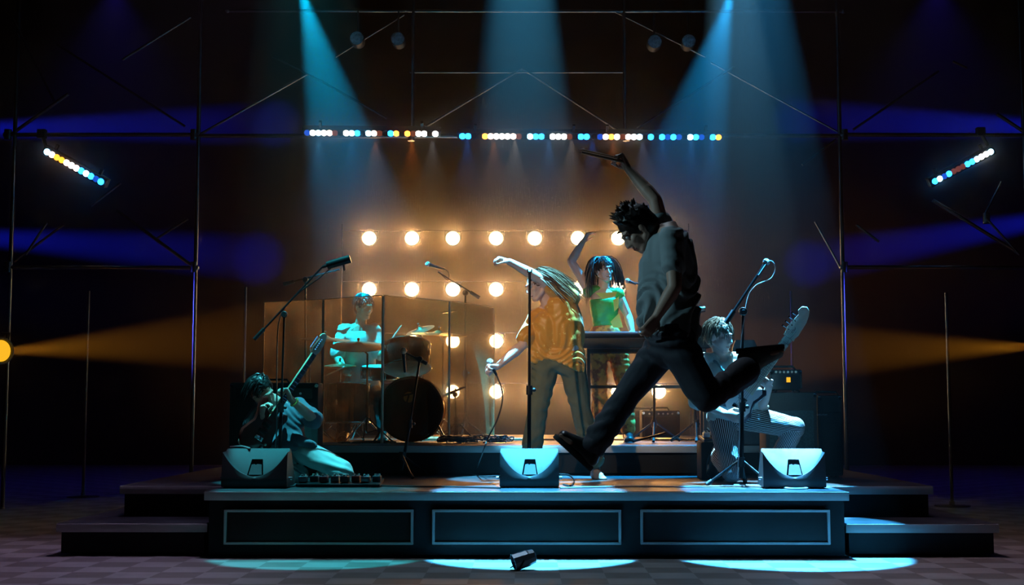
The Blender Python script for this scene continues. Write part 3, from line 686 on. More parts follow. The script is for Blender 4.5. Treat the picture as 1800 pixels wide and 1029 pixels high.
# mic stand right of the kick (short boom across)
b8 = at(803, 772, 13.9); b8.z = RISER
stand(b8, at(800, 694, 13.9), 'low microphone stand right of the kick drum', (at(776, 697, 13.9), at(818, 682, 13.9)), rp=.011, legs=.2)
pencil(at(783, 694, 13.88), at(818, 681, 13.88), .013, 'slim black microphone right of the kick drum')
mb = MB(); mb.box(at(790, 548, 14.3), (.17, .03, .02), Matrix.Rotation(-.15, 3, 'Y')); tag(mb.obj('cowbell_arm', M['chrome']), 'short chrome arm catching light behind the shield', 'arm')

# cables heaped at the foot of the shield
random.seed(3)
for i, (x0, x1, lab) in enumerate([(770, 850, 'tangled black cables heaped at the right foot of the drum shield'), (845, 905, 'coiled cable heap on the riser by the singer'), (590, 700, 'loose cables along the riser edge under the drums')]):
    mb = MB()
    for k in range(14 if i < 2 else 6):
        ps = []
        for q in range(6):
            p = at(x0 + (x1 - x0) * random.random(), 778, 12.95 + .5 * random.random()); p.z = RISER + .012 + random.random() * (.07 if i < 2 else .01); ps.append(p)
        mb.tube(curve_pts(ps, 6), .0065, 5)
    tag(mb.obj('cable_heap', M['cord']), lab, 'cables', kind='stuff')

# ------------------------------------------------------------------ keyboard on its stand
KY = 13.2
def kb():
    t = thing('stage_keyboard', V((at(1130, 600, KY).x, KY, at(1130, 612, KY).z)), 'long black stage keyboard with its back towards the house', 'keyboard')
    a = at(1018, 612, KY); b = at(1250, 612, KY); zt = at(1130, 594, KY).z; z0 = a.z; cx = (a.x + b.x) / 2; W = b.x - a.x
    mb = MB(); mb.box((cx, KY + .17, (z0 + zt) / 2), (W, .34, zt - z0), None, .012); mb.obj('body', M['black'], t)
    za = at(1130, 583, KY).z
    mb = MB(); mb.box((cx, KY + .16, zt + .012), (W * .995, .30, .02), Matrix.Rotation(-.28, 3, 'X'), .004); mb.obj('top_panel', M['bluelit_panel'], t, 'blue-lit slanting top panel')
    mb = MB()
    n = 52
    for i in range(n): mb.box((cx - W * .46 + W * .92 * (i + .5) / n, KY + .30, zt + .05), (W * .92 / n * .9, .12, .012))
    mb.obj('keybed', M['ivory'], t)
    return t
M['bluelit_panel'] = mat('keyboard_bluelit_panel', (.36, .42, .50), .5, 0, .05)  # blue stage light on the top panel is put into its colour
kb()
kst = thing('keyboard_stand', V((at(1110, 770, KY).x, KY + .15, RISER)), 'table-style keyboard stand with orange-lit square legs', 'stand')
zk = at(1130, 613, KY).z
for x in (1035, 1240):
    for dy in (.04, .28):
        p = at(x, 700, KY); mb = MB(); mb.box((p.x, KY + dy, (RISER + zk) / 2), (.035, .035, zk - RISER)); mb.obj('leg', M['blackmet'], kst)
p, q = at(1035, 620, KY), at(1240, 620, KY)
for dy in (.04, .28):
    mb = MB(); mb.box(((p.x + q.x) / 2, KY + dy, zk - .02), (q.x - p.x, .03, .035)); mb.obj('top_rail', M['blackmet'], kst)
p, q = at(1035, 680, KY), at(1240, 680, KY)
mb = MB(); mb.box(((p.x + q.x) / 2, KY + .16, p.z), (q.x - p.x, .025, .03)); mb.obj('cross_bar', M['blackmet'], kst)
for x in (1035, 1240):
    mb = MB(); pp = at(x, 680, KY); mb.box((pp.x, KY + .16, pp.z), (.03, .26, .03)); mb.obj('side_bar', M['blackmet'], kst)
# small amplifier and case behind the keyboard
M['tolex'] = mat('black_tolex', (.015, .014, .014), .7, 0, .1, 8, .4, 300)
M['tealcloth'] = mat('teal_grille_cloth', (.03, .05, .055), .8, 0, .25, 60, .3, 200, .2)
def amp(x0, x1, yt, Y, depth, zb, label, cloth, name='guitar_amplifier', knobs=True, mark=False):
    a = at(x0, yt, Y); b = at(x1, yt, Y); W = b.x - a.x; H = a.z - zb; cx = (a.x + b.x) / 2
    t = thing(name, V((cx, Y + depth / 2, zb)), label, 'amplifier')
    mb = MB(); mb.box((cx, Y + depth / 2, zb + H / 2 + .01), (W, depth, H - .02), None, .015); mb.obj('cabinet', M['tolex'], t)
    mb = MB(); mb.box((cx - W * .0, Y - .003, zb + H * .43), (W * .86, .012, H * .72), None, .004); mb.obj('grille_cloth', cloth, t)
    if knobs:
        mb = MB(); mb.box((cx, Y - .003, zb + H * .885), (W * .86, .012, H * .11)); pnl = mb.obj('control_panel', M['blackmet'], t)
        for k in range(6):
            mb = MB(); mb.lathe([(.011, 0), (.010, .014), (.001, .015)], (cx - W * .3 + W * .12 * k, Y - .008, zb + H * .885), (0, -1, 0), 12); mb.obj('knob', M['ivory'], pnl)
    for sx in (-1, 1):
        for sy in (.06, depth - .06):
            mb = MB(); mb.cyl((cx + sx * (W / 2 - .05), Y + sy, zb), (cx + sx * (W / 2 - .05), Y + sy, zb + .02), .018, seg=10); mb.obj('foot', M['rubber'], t)
        mb = MB(); mb.lathe([(.02, 0), (.014, .012)], (cx + sx * (W / 2 - .02), Y - .002, zb + H - .03), (0, -1, 0), 10); mb.obj('corner_guard', M['chrome'], t)
    mb = MB(); mb.tube([(cx - .11, Y + depth / 2, zb + H), (cx - .09, Y + depth / 2, zb + H + .03), (cx + .09, Y + depth / 2, zb + H + .03), (cx + .11, Y + depth / 2, zb + H)], .010, 8); mb.obj('handle', M['rubber'], t)
    return t, cx, W, H
amp(1128, 1195, 722, 15.0, .3, RISER, 'small dark amplifier on the riser under the bottom-row lamp', M['grille'], 'keyboard_amplifier')
amp(1110, 1150, 722, 15.5, .2, RISER, 'upright dark gear case left of the small riser amplifier', M['grille'], 'gear_case', False)
t_, cx_, W_, H_ = amp(1345, 1436, 690, 11.9, .34, S_, 'bass amplifier cabinet with teal-lit grille behind the bass player', M['tealcloth'], 'bass_amplifier', False)
tr = amp(1437, 1480, 695, 12.1, .3, S_, 'narrow black speaker cabinet beside the bass amplifier', M['grille'], 'speaker_cabinet', False)[0]
mb = MB(); pm = at(1443, 729.5, 12.08)
for k in range(10):
    wv_ = .006 if k % 3 else .009; pz = V((pm.x - .045 + .0105 * k, 12.075, pm.z))
    mb.box(pz, (.0022, .003, .016)); mb.box(pz + V((wv_ / 2, 0, (.006, -.006, 0)[k % 3])), (wv_, .003, .0022))
mb.obj('maker_nameplate', M['graytrim'], tr, 'tiny pale maker\'s lettering')
t_, cx_, W_, H_ = amp(1352, 1410, 650, 12.0, .24, at(1380, 690, 11.9).z + .012, 'small amplifier head with an amber pilot light on the bass amplifier', M['blackmet'], 'amplifier_head', True)
mb = MB(); mb.box(at(1386, 668, 11.97), (.035, .01, .045)); mb.obj('pilot_light', M['amberglow'], t_, 'amber pilot light')
amp(404, 560, 673, 12.0, .3, S_, 'wide dark guitar amplifier behind the kneeling guitarist', M['tolex'], 'guitar_amplifier', True)
# guitar case or second keyboard stand leg group behind bassist: upright gig bag
pc_ = at(1312, 700, 12.9); pc_.z = RISER; hc_ = at(1312, 598, 12.9).z - RISER
mb = MB(); mb.prism([(-.15, 0), (.15, 0), (.15, hc_ * .5), (.12, hc_ * .93), (.09, hc_), (-.09, hc_), (-.12, hc_ * .93), (-.15, hc_ * .5)], pc_, (1, 0, 0), (0, .06, 1), .05, .12)
tag(mb.obj('instrument_case', mat('blue_gray_case', (.06, .08, .1), .6)), 'upright grey instrument case behind the bass player\'s head', 'case')

# ------------------------------------------------------------------ pedals, boards, cables on the stage
def pedalboard(x0, x1, Y, z, label, n, seed):
    random.seed(seed); a = at(x0, 850, Y); b = at(x1, 850, Y); W = b.x - a.x
    t = thing('pedalboard', V(((a.x + b.x) / 2, Y + .15, z)), label, 'pedalboard')
    mb = MB(); mb.box(((a.x + b.x) / 2, Y + .15, z + .03), (W, .34, .022), Matrix.Rotation(.09, 3, 'X'), .004); mb.obj('board', M['blackmet'], t)
    mb = MB()
    for s in (-1, 1): mb.box(((a.x + b.x) / 2 + s * W * .42, Y + .15, z + .012), (.03, .3, .022))
    mb.obj('skid', M['rubber'], t)
    for i in range(n):
        x = a.x + W * (i + .5) / n; w_ = W / n * .78; c = V((x, Y + .1 + .06 * (i % 2), z + .062)); mm = M['pedal%d' % (i % 3)]
        mb = MB(); mb.box(c, (w_, .12, .045), None, .006); pd = mb.obj('effects_pedal', mm, t)
        mb = MB(); mb.cyl(c + V((0, -.035, .02)), c + V((0, -.035, .035)), .011, seg=10); mb.obj('footswitch', M['chrome'], pd)
        for k in (-1, 1):
            mb = MB(); mb.cyl(c + V((k * w_ * .25, .03, .02)), c + V((k * w_ * .25, .03, .036)), .008, seg=8); mb.obj('knob', M['ivory'], pd)
    return t
M['pedal0'] = mat('pedal_silver', (.35, .37, .4), .3, .8); M['pedal1'] = mat('pedal_dark', (.05, .05, .06), .4); M['pedal2'] = mat('pedal_maroon', (.16, .03, .04), .35)
pedalboard(520, 668, 10.62, S_, 'long pedalboard crowded with effects pedals beside the left floor monitor', 8, 1)
p = at(1260, 800, 11.7); 
bx = thing('road_case', V((p.x, 11.9, S_)), 'low black road case under the small pedals beside the bass player', 'case')
zt_ = at(1260, 778, 11.7).z
mb = MB(); mb.box((p.x, 11.9, (S_ + zt_) / 2), (.26, .3, zt_ - S_ - .004), None, .008); mb.obj('shell', M['tolex'], bx)
mb = MB(); mb.box((p.x, 11.745, S_ + (zt_ - S_) * .6), (.07, .012, .04), None, .003); mb.obj('latch', M['chrome'], bx)
pedalboard(1238, 1280, 11.72, zt_, 'small white-lit pedals on top of the low road case', 3, 2)
mb = MB(); pc = at(1260, 764, 11.85); mb.box(pc, (.17, .02, .012), None, .004); tag(mb.obj('metal_strip', M['white']), 'pale metal strip above the small pedals beside the bass player', 'strip')
def fl(x, y, Y=None, z=None):
    z = S_ if z is None else z
    d = at(x, y, 10) - V((0, 0, CAMZ)); k = (z - CAMZ) / d.z; return V((0, 0, CAMZ)) + d * k + V((0, 0, .008))
cable('stage_cable', [fl(505, 858), fl(560, 852), fl(620, 854), fl(700, 857), fl(800, 858), fl(880, 860)], 'long black cable lying along the stage edge between the left and centre monitors', .007)
cable('stage_cable', [fl(985, 860), fl(1060, 858), fl(1130, 857), fl(1200, 858), fl(1260, 857), fl(1310, 857), fl(1345, 858)], 'long pale-lit cable lying along the stage edge between the centre and right monitors', .007, M['graytrim'])
cable('stage_cable', [fl(1290, 855), fl(1330, 856), fl(1370, 859), fl(1400, 861.5), fl(1432, 858), fl(1436, 851)], 'thick pale cable curving in front of the right floor monitor', .009, M['graytrim'])
cable('monitor_cable', [at(984, 834, 10.6), at(1000, 836, 10.6), fl(1009, 847), fl(1004, 856), fl(990, 854)], 'black cable looping from the right side of the centre monitor', .007)
cable('monitor_cable', [fl(812, 835), fl(822, 836), fl(850, 840), at(878, 838, 10.6)], 'thin cable trailing left from the centre monitor', .006)
cable('stage_cable', [at(405, 786, 10.7), at(425, 785, 10.65), at(440, 789, 10.6)], 'pale cable lying over the top of the left floor monitor', .008, M['graytrim'])
cable('stage_cable', [fl(500, 848), fl(530, 843), fl(560, 846), fl(600, 850), fl(660, 852)], 'black cable running past the long pedalboard', .007)
cable('riser_cable', [fl(1180, 770, z=RISER), fl(1210, 775, z=RISER), fl(1250, 772, z=RISER), fl(1290, 777, z=RISER)], 'black cable lying on the riser behind the bass player', .008)
cable('patch_cable', [at(1243, 752, 11.7), at(1250, 757, 11.7), at(1265, 754, 11.7), at(1285, 749, 11.7), at(1298, 742, 11.6)], 'thin pale cable arcing above the small pedals', .006, M['graytrim'])
# black foot of a fallen boom on the riser
cable('riser_stand_leg', [at(1113, 776, 12.9), at(1170, 762, 13.2)], 'black stand leg lying on the riser near the leaping person', .012, M['blackmet'])

# floor can lying in front of the stage
def floorcan():
    p = V((0, 0, CAMZ)) + (at(921, 1004, 10) - V((0, 0, CAMZ))) * ((0 - CAMZ) / (at(921, 1004, 10).z - CAMZ)); p.y += .04
    t = thing('floor_lamp_fixture', V((p.x, p.y, 0)), 'small blue-grey can light lying on the floor before the stage', 'lamp')
    ax = V((-.93, -.25, -.28)).normalized(); c = p + V((0, 0, .075))
    m_ = mat('blue_gray_metal', (.14, .18, .22), .35, .5, .1)
    a = c - ax * .085
    mb = MB(); mb.lathe([(.028, 0), (.048, .01), (.055, .05), (.058, .06), (.060, .12), (.062, .165), (.056, .165), (.05, .12)], a, ax, 10); mb.obj('housing', m_, t, smooth=False)
    mb = MB(); mb.lathe([(.001, .135), (.048, .13), (.048, .12), (.001, .118)], a, ax, 20, cap=False); mb.obj('lens', M['lensgray'], t)
    mb = MB(); mb.tube([c + V((0, .06, 0)), c + V((-.03, .07, -.065)), c + V((-.03, -.07, -.065)), c + V((0, -.06, 0))], .006, 6); mb.obj('yoke', M['blackmet'], t)
    mb = MB()
    for k in range(5):
        an = k * 1.26; F_ = frame_from(ax); u = F_ @ V((math.cos(an), math.sin(an), 0)); mb.tube([a + ax * .165 + u * .05, a + ax * .185 + u * (.056 + .006 * (k % 2))], .004, 5)
    mb.obj('lens_clip', M['chrome'], t)
floorcan()

# ------------------------------------------------------------------ people
def evaluate_remesh(mb, voxel, smooth_it=4, fac=.5):
    me = bpy.data.meshes.new('tmp'); me.from_pydata([tuple(v) for v in mb.v], [], mb.f); me.update()
    o = bpy.data.objects.new('tmp', me); COL.objects.link(o)
    r = o.modifiers.new('r', 'REMESH'); r.mode = 'VOXEL'; r.voxel_size = voxel; r.adaptivity = 0
    if smooth_it:
        s = o.modifiers.new('s', 'SMOOTH'); s.iterations = smooth_it; s.factor = fac
    dg = bpy.context.evaluated_depsgraph_get(); dg.update()
    out = bpy.data.meshes.new_from_object(o.evaluated_get(dg))
    bpy.data.objects.remove(o); bpy.data.meshes.remove(me)
    return out
def folds(me, amp, freq=14.0, along=V((0, 0, 1)), stretch=.28, seed=0.0, ridge=True):
    """cloth creases: noise squeezed along one direction so that creases run across it"""
    me.update(); al = V(along).normalized()
    for v in me.vertices:
        c = v.co; q = c - al * c.dot(al) * (1 - 1 / stretch) * .6 if stretch < 1 else c
        n = noise.noise(q * freq * .35 + V((seed, seed, 0))) + .5 * noise.noise(q * freq + V((seed, 3, 0)))
        if ridge: n = .5 - abs(n) * 1.6
        v.co = c + v.normal * (n * amp)
def sweep(me, amp, F, along, wav=1.1, wf=3.2, seed=0.0, patch=2.6):
    """long draping creases across the direction given, deeper in some places than others"""
    me.update(); al = V(along).normalized(); nn = [v.normal.copy() for v in me.vertices]
    for v, nr in zip(me.vertices, nn):
        c = v.co; o = V((seed, seed * .7, seed * .3))
        ph = c.dot(al) * F + wav * noise.noise(c * wf + o) * 2
        m = max(0, .55 + 1.1 * noise.noise(c * patch + o * 2)); w_ = math.sin(2 * math.pi * ph)
        v.co = c + nr * (amp * m * (w_ if w_ < 0 else w_ ** .6))
class Blob(MB):
    def rc(s, a, b, r1, r2, seg=14):
        a = V(a); b = V(b); d = b - a; L = d.length
        if L < 1e-6: return s.ball(a, r1, seg=seg, rin=8)
        Fm = frame_from(d); rings = []
        for i in range(5):
            t = math.pi / 2 * (i + .15) / 5.15; rings.append((r1 * math.sin(t), -r1 * math.cos(t)))
        for i in range(1, 4): rings.append((r1 + (r2 - r1) * i / 4, L * i / 4))
        for i in range(5):
            t = math.pi / 2 * i / 5.15; rings.append((r2 * math.cos(t), L + r2 * math.sin(t)))
        return s.rings([[a + Fm @ V((r * math.cos(k), r * math.sin(k), h)) for k in [2 * math.pi * j / seg for j in range(seg)]] for r, h in rings])
    def loft(s, secs, seg=24, p=2.3):
        """secs: (center, u, ru, v, rv) super-elliptic sections"""
        out = []
        for c, u, ru, v, rv in secs:
            ring = []
            for k in range(seg):
                a = 2 * math.pi * k / seg; ca, sa = math.cos(a), math.sin(a)
                x = math.copysign(abs(ca) ** (2 / p), ca); y = math.copysign(abs(sa) ** (2 / p), sa)
                ring.append(c + u * (x * ru) + v * (y * rv))
            out.append(ring)
        return s.rings(out)
def orth(u, d): return (u - d * u.dot(d)).normalized()
def torso_secs(J, g=0.0, t0=-.12, t1=1.12, gw=0.0):
    s = J.get('s', 1.0); hm = (J['hipL'] + J['hipR']) / 2; sm = (J['shL'] + J['shR']) / 2
    hu = (J['hipL'] - J['hipR']).normalized(); su = (J['shL'] - J['shR']).normalized(); bend = J.get('bend', V((0, 0, 0)))
    hw = (J['hipL'] - J['hipR']).length / 2; sw = (J['shL'] - J['shR']).length / 2
    keys = [(-.14, hw + .035 * s, .080), (-.04, hw + .075 * s, .105), (.12, hw + .07 * s, .108), (.34, (hw + sw) / 2 * .92, .093), (.55, sw * .86, .108), (.78, sw * .95, .118), (.93, sw * .98, .095), (1.02, sw * .78, .070), (1.10, sw * .4, .052)]
    if 'depth' in J: keys = [(t, a, b * J['depth']) for t, a, b in keys]
    out = []
    ts = [t0 + (t1 - t0) * i / 12 for i in range(13)]
    for t in ts:
        t = max(-.14, min(1.10, t))
        for (a, b) in zip(keys, keys[1:]):
            if a[0] <= t <= b[0] + 1e-9: break
        f = (t - a[0]) / (b[0] - a[0]); f = f * f * (3 - 2 * f) if False else f
        ru = a[1] + (b[1] - a[1]) * f; rv = (a[2] + (b[2] - a[2]) * f) * s
        tt = max(0, min(1, t)); u = (hu * (1 - tt) + su * tt).normalized()
        c = hm.lerp(sm, t) + bend * (4 * tt * (1 - tt))
        d = ((sm - hm) + bend * 4 * (1 - 2 * tt)).normalized(); u = orth(u, d); v = d.cross(u)
        out.append((c, u, ru + g + gw * (1 - tt), v, rv + g + gw * (1 - tt)))
    return out
def head_prims(B, J):
    s = J.get('hs', 1.0); c, f, u = J['head'], J['f'].normalized(), J['u']; u = orth(u, f); r = f.cross(u)
    R = Matrix((r, f, u)).transposed()
    def P(x, y, z): return c + (r * x + f * y + u * z) * s
    def el(x, y, z, a, b, d): B.ball(P(x, y, z), (a * s, b * s, d * s), R, 20, 14)
    el(0, -.012, .025, .074, .095, .092); el(0, .03, -.03, .058, .062, .082); el(0, .055, -.093, .030, .030, .022)
    for k in (-1, 1):
        B.rc(P(k * .055, 0, -.05), P(k * .022, .062, -.097), .020 * s, .015 * s)
        el(k * .040, .058, -.022, .022, .022, .022)
        el(k * .077, -.004, -.008, .010, .018, .031)
        B.rc(P(k * .008, .090, .026), P(k * .045, .074, .028), .010 * s, .009 * s)
        el(k * .012, .100, -.036, .009, .010, .008)
        B.rc(P(0, .088, -.060), P(k * .020, .080, -.063), .0075 * s, .005 * s); B.rc(P(0, .087, -.073), P(k * .017, .080, -.072), .0085 * s, .005 * s)
    B.rc(P(0, .086, .016), P(0, .108, -.030), .009 * s, .012 * s)
    B.rc(J['neck'] - (c - J['neck']).normalized() * .03, P(0, -.02, -.055), .060 * s * .95, .054 * s * .95)
def eyes(parent, J):
    s = J.get('hs', 1.0); c, f, u = J['head'], J['f'].normalized(), J['u']; u = orth(u, f); r = f.cross(u)
    for k in (-1, 1):
        p = c + (r * k * .031 + f * .079 + u * .006) * s
        e = MB().ball(p, .0125 * s, seg=12, rin=8).obj('eye', M['eyewhite'], parent)
        MB().ball(p + f * .0075 * s, .0062 * s, seg=10, rin=6).obj('iris', M['iris'], e)
        MB().tube([p + (r * k * -.014 + f * .006 + u * .020) * s, p + (f * .014 + u * .025) * s, p + (r * k * .018 + f * .004 + u * .019) * s], .0022 * s, 6).obj('eyebrow', J.get('hairmat', M['hair_dark']), parent)
    MB().tube([c + (r * -.021 + f * .084 - u * .067) * s, c + (f * .0945 - u * .0665) * s, c + (r * .021 + f * .084 - u * .067) * s], .0035 * s, 6).obj('mouth', M['lip'], parent)
M['eyewhite'] = mat('eye_white', (.75, .72, .7), .3); M['iris'] = mat('iris', (.06, .035, .02), .2); M['lip'] = mat('lips', (.28, .10, .09), .5)
M['hair_dark'] = mat('dark_brown_hair', (.018, .011, .008), .42, 0, .4, 60); M['hair_brown'] = mat('brown_hair', (.16, .085, .045), .4, 0, .3, 60); M['hair_black'] = mat('black_hair', (.02, .016, .016), .38, 0, .3, 60)
M['hair_fair'] = mat('fair_brown_hair', (.11, .075, .05), .4, 0, .3, 60)
def hand_prims(B, wr, d, n, curl=.5, s=1.0, side=1, spread=.10, thumb=.6, curls=None):
    """d: wrist to knuckles, n: palm normal (the fingers curl towards it), side: +1 puts the thumb on +d x n"""
    d = V(d).normalized(); n = orth(V(n), d); w = d.cross(n) * side; wr = V(wr)
    def P(a, b, c): return wr + (d * a + w * b + n * c) * s
    B.loft([(P(-.01, 0, 0), w, .024 * s, n, .019 * s), (P(.02, 0, 0), w, .030 * s, n, .019 * s), (P(.06, 0, 0), w, .040 * s, n, .017 * s), (P(.092, -.002, 0), w, .041 * s, n, .014 * s), (P(.1, -.002, 0), w, .034 * s, n, .010 * s)], 16, 2.6)
    Ls = [.072, .080, .075, .058]
    for i in range(4):
        b = .031 - .0205 * i; base = P(.088 - (.006 if i in (0,) else 0) - (.010 if i == 3 else 0), b, .0); sp = spread * (1.5 - i)
        dd = (d * math.cos(sp) + w * math.sin(sp)).normalized(); c = curls[i] if curls else curl; L = Ls[i] * s; p = base; a = 0; r = .0092 * s
        for k, fr in enumerate((.45, .32, .23)):
            a += c * (1.0, 1.15, .8)[k]; q = p + (dd * math.cos(a) + n * math.sin(a)) * (L * fr * 1.05)
            B.rc(p, q, r, r * .9, 10); p = q; r *= .9
    b0 = P(.022, .026, .006); t1 = b0 + (d * .6 + w * .75 + n * .25).normalized() * .040 * s
    t2 = t1 + (d * .85 + w * (.5 - thumb * .8) + n * thumb).normalized() * .032 * s; t3 = t2 + (d * .85 + w * (.25 - thumb) + n * thumb * 1.1).normalized() * .026 * s
    B.rc(b0, t1, .015 * s, .0115 * s, 10); B.rc(t1, t2, .0115 * s, .010 * s, 10); B.rc(t2, t3, .010 * s, .0085 * s, 10)
def arm_prims(B, J, k, g=0.0, upto=2.0, s=None, flare=0.0):
    s = J.get('s', 1.0); sh, el, wr = J['sh' + k], J['el' + k], J['wr' + k]
    B.ball(sh, (.058 * s + g), seg=14, rin=10)
    e1 = sh.lerp(el, min(1, upto)); r_e = .050 + (.040 - .050) * min(1, upto)
    B.rc(sh, e1, .053 * s + g, r_e * s + g + flare)
    if upto > 1:
        f = upto - 1; m = el.lerp(wr, min(.3, f)); e2 = el.lerp(wr, min(1, f))
        B.rc(el, m, .040 * s + g, .043 * s + g)
        if f > .3: B.rc(m, e2, .043 * s + g, (.043 + (.027 - .043) * (f - .3) / .7) * s + g + flare)
def leg_prims(B, J, k, g=0.0, upto=2.0, flare=0.0):
    s = J.get('s', 1.0); h, kn, an = J['hip' + k], J['kn' + k], J['an' + k]
    B.ball(h, (.098 * s + g), seg=16, rin=10)
    e1 = h.lerp(kn, min(1, upto)); B.rc(h, e1, .094 * s + g, (.094 - .034 * min(1, upto)) * s + g)
    if upto > 1:
        f = upto - 1; B.ball(kn, .060 * s + g, seg=14, rin=10); m = kn.lerp(an, min(.32, f)); e2 = kn.lerp(an, f)
        B.rc(kn, m, .058 * s + g, .060 * s + g); B.rc(m, e2, .060 * s + g, (.060 + (.040 - .060) * (f - .32) / .68) * s + g + flare)
def foot_prims(B, J, k, g=0.0):
    s = J.get('s', 1.0); an = J['an' + k]; toe = J['toe' + k]; dn = J.get('dn' + k, V((0, 0, -1))); d = (toe - an); d = orth(d, dn); side = d.cross(dn)
    def P(a, b, c): return an + (d * a + side * b + dn * c) * s
    B.rc(an, P(-.035, 0, .055), .040 * s + g, .036 * s + g); B.rc(P(-.03, 0, .058), P(.10, .008, .058), .036 * s + g, .036 * s + g)
    B.rc(P(.0, 0, .03), P(.13, .006, .062), .042 * s + g, .028 * s + g)
    for i in range(5): B.rc(P(.11, .034 - .017 * i, .066), P(.178 - .009 * i, .036 - .018 * i, .074), .017 * s + g, (.013 if i == 0 else .010) * s + g, 10)
def shoe_mesh(J, k, sole=.02, g=.012):
    """upper and sole as two meshes"""
    s = J.get('s', 1.0); an = J['an' + k]; toe = J['toe' + k]; dn = J.get('dn' + k, V((0, 0, -1))).normalized(); d = orth(toe - an, dn); side = d.cross(dn)
    def P(a, b, c): return an + (d * a + side * b + dn * c) * s
    B = Blob(); B.rc(P(-.005, 0, -.02), P(-.03, 0, .05), .052 * s, .048 * s); B.rc(P(-.035, 0, .055), P(.10, 0, .055), .046 * s, .046 * s); B.rc(P(.0, 0, .02), P(.15, 0, .065), .05 * s, .036 * s); B.rc(P(.08, .004, .060), P(.160, .002, .066), .046 * s, .036 * s); B.rc(P(.16, .02, .07), P(.16, -.02, .07), .030 * s, .030 * s)
    up = evaluate_remesh(B, .010, 3)
    out = []
    for q in range(28):
        a = 2 * math.pi * q / 28; x = math.cos(a); y = math.sin(a)
        out.append((.058 + .138 * x, (.046 + .008 * x) * y * (1 - .12 * max(0, -x))))
    S = MB(); S.rings([[P(x * 1.0, y * 1.0, .082) for x, y in out], [P(x * 1.04, y * 1.06, .086) for x, y in out], [P(x * 1.04, y * 1.06, .108) for x, y in out], [P(x * 1.0, y * .98, .113) for x, y in out]])
    return up, S
def stripe_attr(me, bones, n=30):
    """angle around the nearest limb, for the cloth's woven stripes"""
    at_ = me.attributes.new('around', 'FLOAT', 'POINT'); fr = [frame_from(b - a, (0, 1, .1)) for a, b in bones]
    for v in me.vertices:
        best = None
        for (a, b), R in zip(bones, fr):
            d = b - a; t = max(0, min(1, (v.co - a).dot(d) / d.length_squared)); q = v.co - (a + d * t); l = q.length
            if best is None or l < best[0]: best = (l, math.atan2(q.dot(R.col[1]), q.dot(R.col[0])))
        at_.data[v.index].value = best[1] / (2 * math.pi) * n
def stripe_mat(name, c1, c2):
    m = mat(name, c1, .8); t = m.node_tree; b = t.nodes['Principled BSDF']
    a = t.nodes.new('ShaderNodeAttribute'); a.attribute_name = 'around'
    f = t.nodes.new('ShaderNodeMath'); f.operation = 'FRACT'; t.links.new(a.outputs['Fac'], f.inputs[0])
    g = t.nodes.new('ShaderNodeMath'); g.operation = 'GREATER_THAN'; g.inputs[1].default_value = .62; t.links.new(f.outputs[0], g.inputs[0])
    mx = t.nodes.new('ShaderNodeMix'); mx.data_type = 'RGBA'; t.links.new(g.outputs[0], mx.inputs[0]); mx.inputs[6].default_value = (*c1, 1); mx.inputs[7].default_value = (*c2, 1)
    t.links.new(mx.outputs[2], b.inputs['Base Color']); return m
def spot_mat(name, c1, c2, scale, lo, hi, rough=.6, sheen=0.0, detail=2):
    m = bpy.data.materials.new(name); m.use_nodes = True; t = m.node_tree; b = t.nodes['Principled BSDF']; b.inputs['Roughness'].default_value = rough
    tc = t.nodes.new('ShaderNodeTexCoord'); nz = t.nodes.new('ShaderNodeTexNoise'); nz.inputs['Scale'].default_value = scale; nz.inputs['Detail'].default_value = detail
    t.links.new(tc.outputs['Object'], nz.inputs[0]); rp = t.nodes.new('ShaderNodeValToRGB'); rp.color_ramp.elements[0].position = lo; rp.color_ramp.elements[1].position = hi
    rp.color_ramp.elements[0].color = (*c1, 1); rp.color_ramp.elements[1].color = (*c2, 1); t.links.new(nz.outputs['Fac'], rp.inputs[0]); t.links.new(rp.outputs[0], b.inputs['Base Color'])
    b.inputs['Sheen Weight'].default_value = sheen; return m
def body_obj(t, J, skin, hands, voxel=.0075):
    B = Blob(); B.loft(torso_secs(J, 0)); 
    for k in 'LR':
        arm_prims(B, J, k); leg_prims(B, J, k); foot_prims(B, J, k)
    sm = (J['shL'] + J['shR']) / 2
    for k in 'LR': B.rc(sm.lerp(J['neck'], .6), J['sh' + k], .045 * J.get('s', 1), .050 * J.get('s', 1))
    for k, h in hands.items(): hand_prims(B, J['wr' + k], s=J.get('s', 1) * J.get('hands', 1.0), **h)
    head_prims(B, J)
    return link_mesh('body', evaluate_remesh(B, voxel, 2, .5), skin, t)
def shirt_obj(t, J, m, g=.018, sleeve=.8, t0=-.02, t1=1.0, gw=.02, amp=.010, flare=.012, along=None, name='shirt', extra=None, freq=9, seed=0.0, wav=1.7):
    B = Blob(); B.loft(torso_secs(J, g, t0, t1, gw))
    sm = (J['shL'] + J['shR']) / 2
    for k in 'LR':
        arm_prims(B, J, k, g * .9, sleeve if not isinstance(sleeve, dict) else sleeve[k], flare=flare)
        B.rc(sm.lerp(J['neck'], .35), J['sh' + k], .048 * J.get('s', 1) + g * .4, .052 * J.get('s', 1) + g * .6)
    if extra: extra(B)
    me = evaluate_remesh(B, .009, 3); sweep(me, amp * .62, freq, along or ((J['shL'] + J['shR']) - (J['hipL'] + J['hipR'])), wav, seed=seed)
    return link_mesh(name, me, m, t)
def trousers_obj(t, J, m, g=.016, upto=1.93, flare=.012, t1=.16, amp=.006, seed=5, extra=None, name='trousers'):
    B = Blob(); B.loft(torso_secs(J, g, -.14, t1, 0))
    for k in 'LR': leg_prims(B, J, k, g, upto if not isinstance(upto, dict) else upto[k], flare)
    if extra: extra(B)
    me = evaluate_remesh(B, .010, 3); sweep(me, amp * .8, 9, V((.25, 0, 1)), 1.2, 3.0, seed)
    return link_mesh(name, me, m, t)
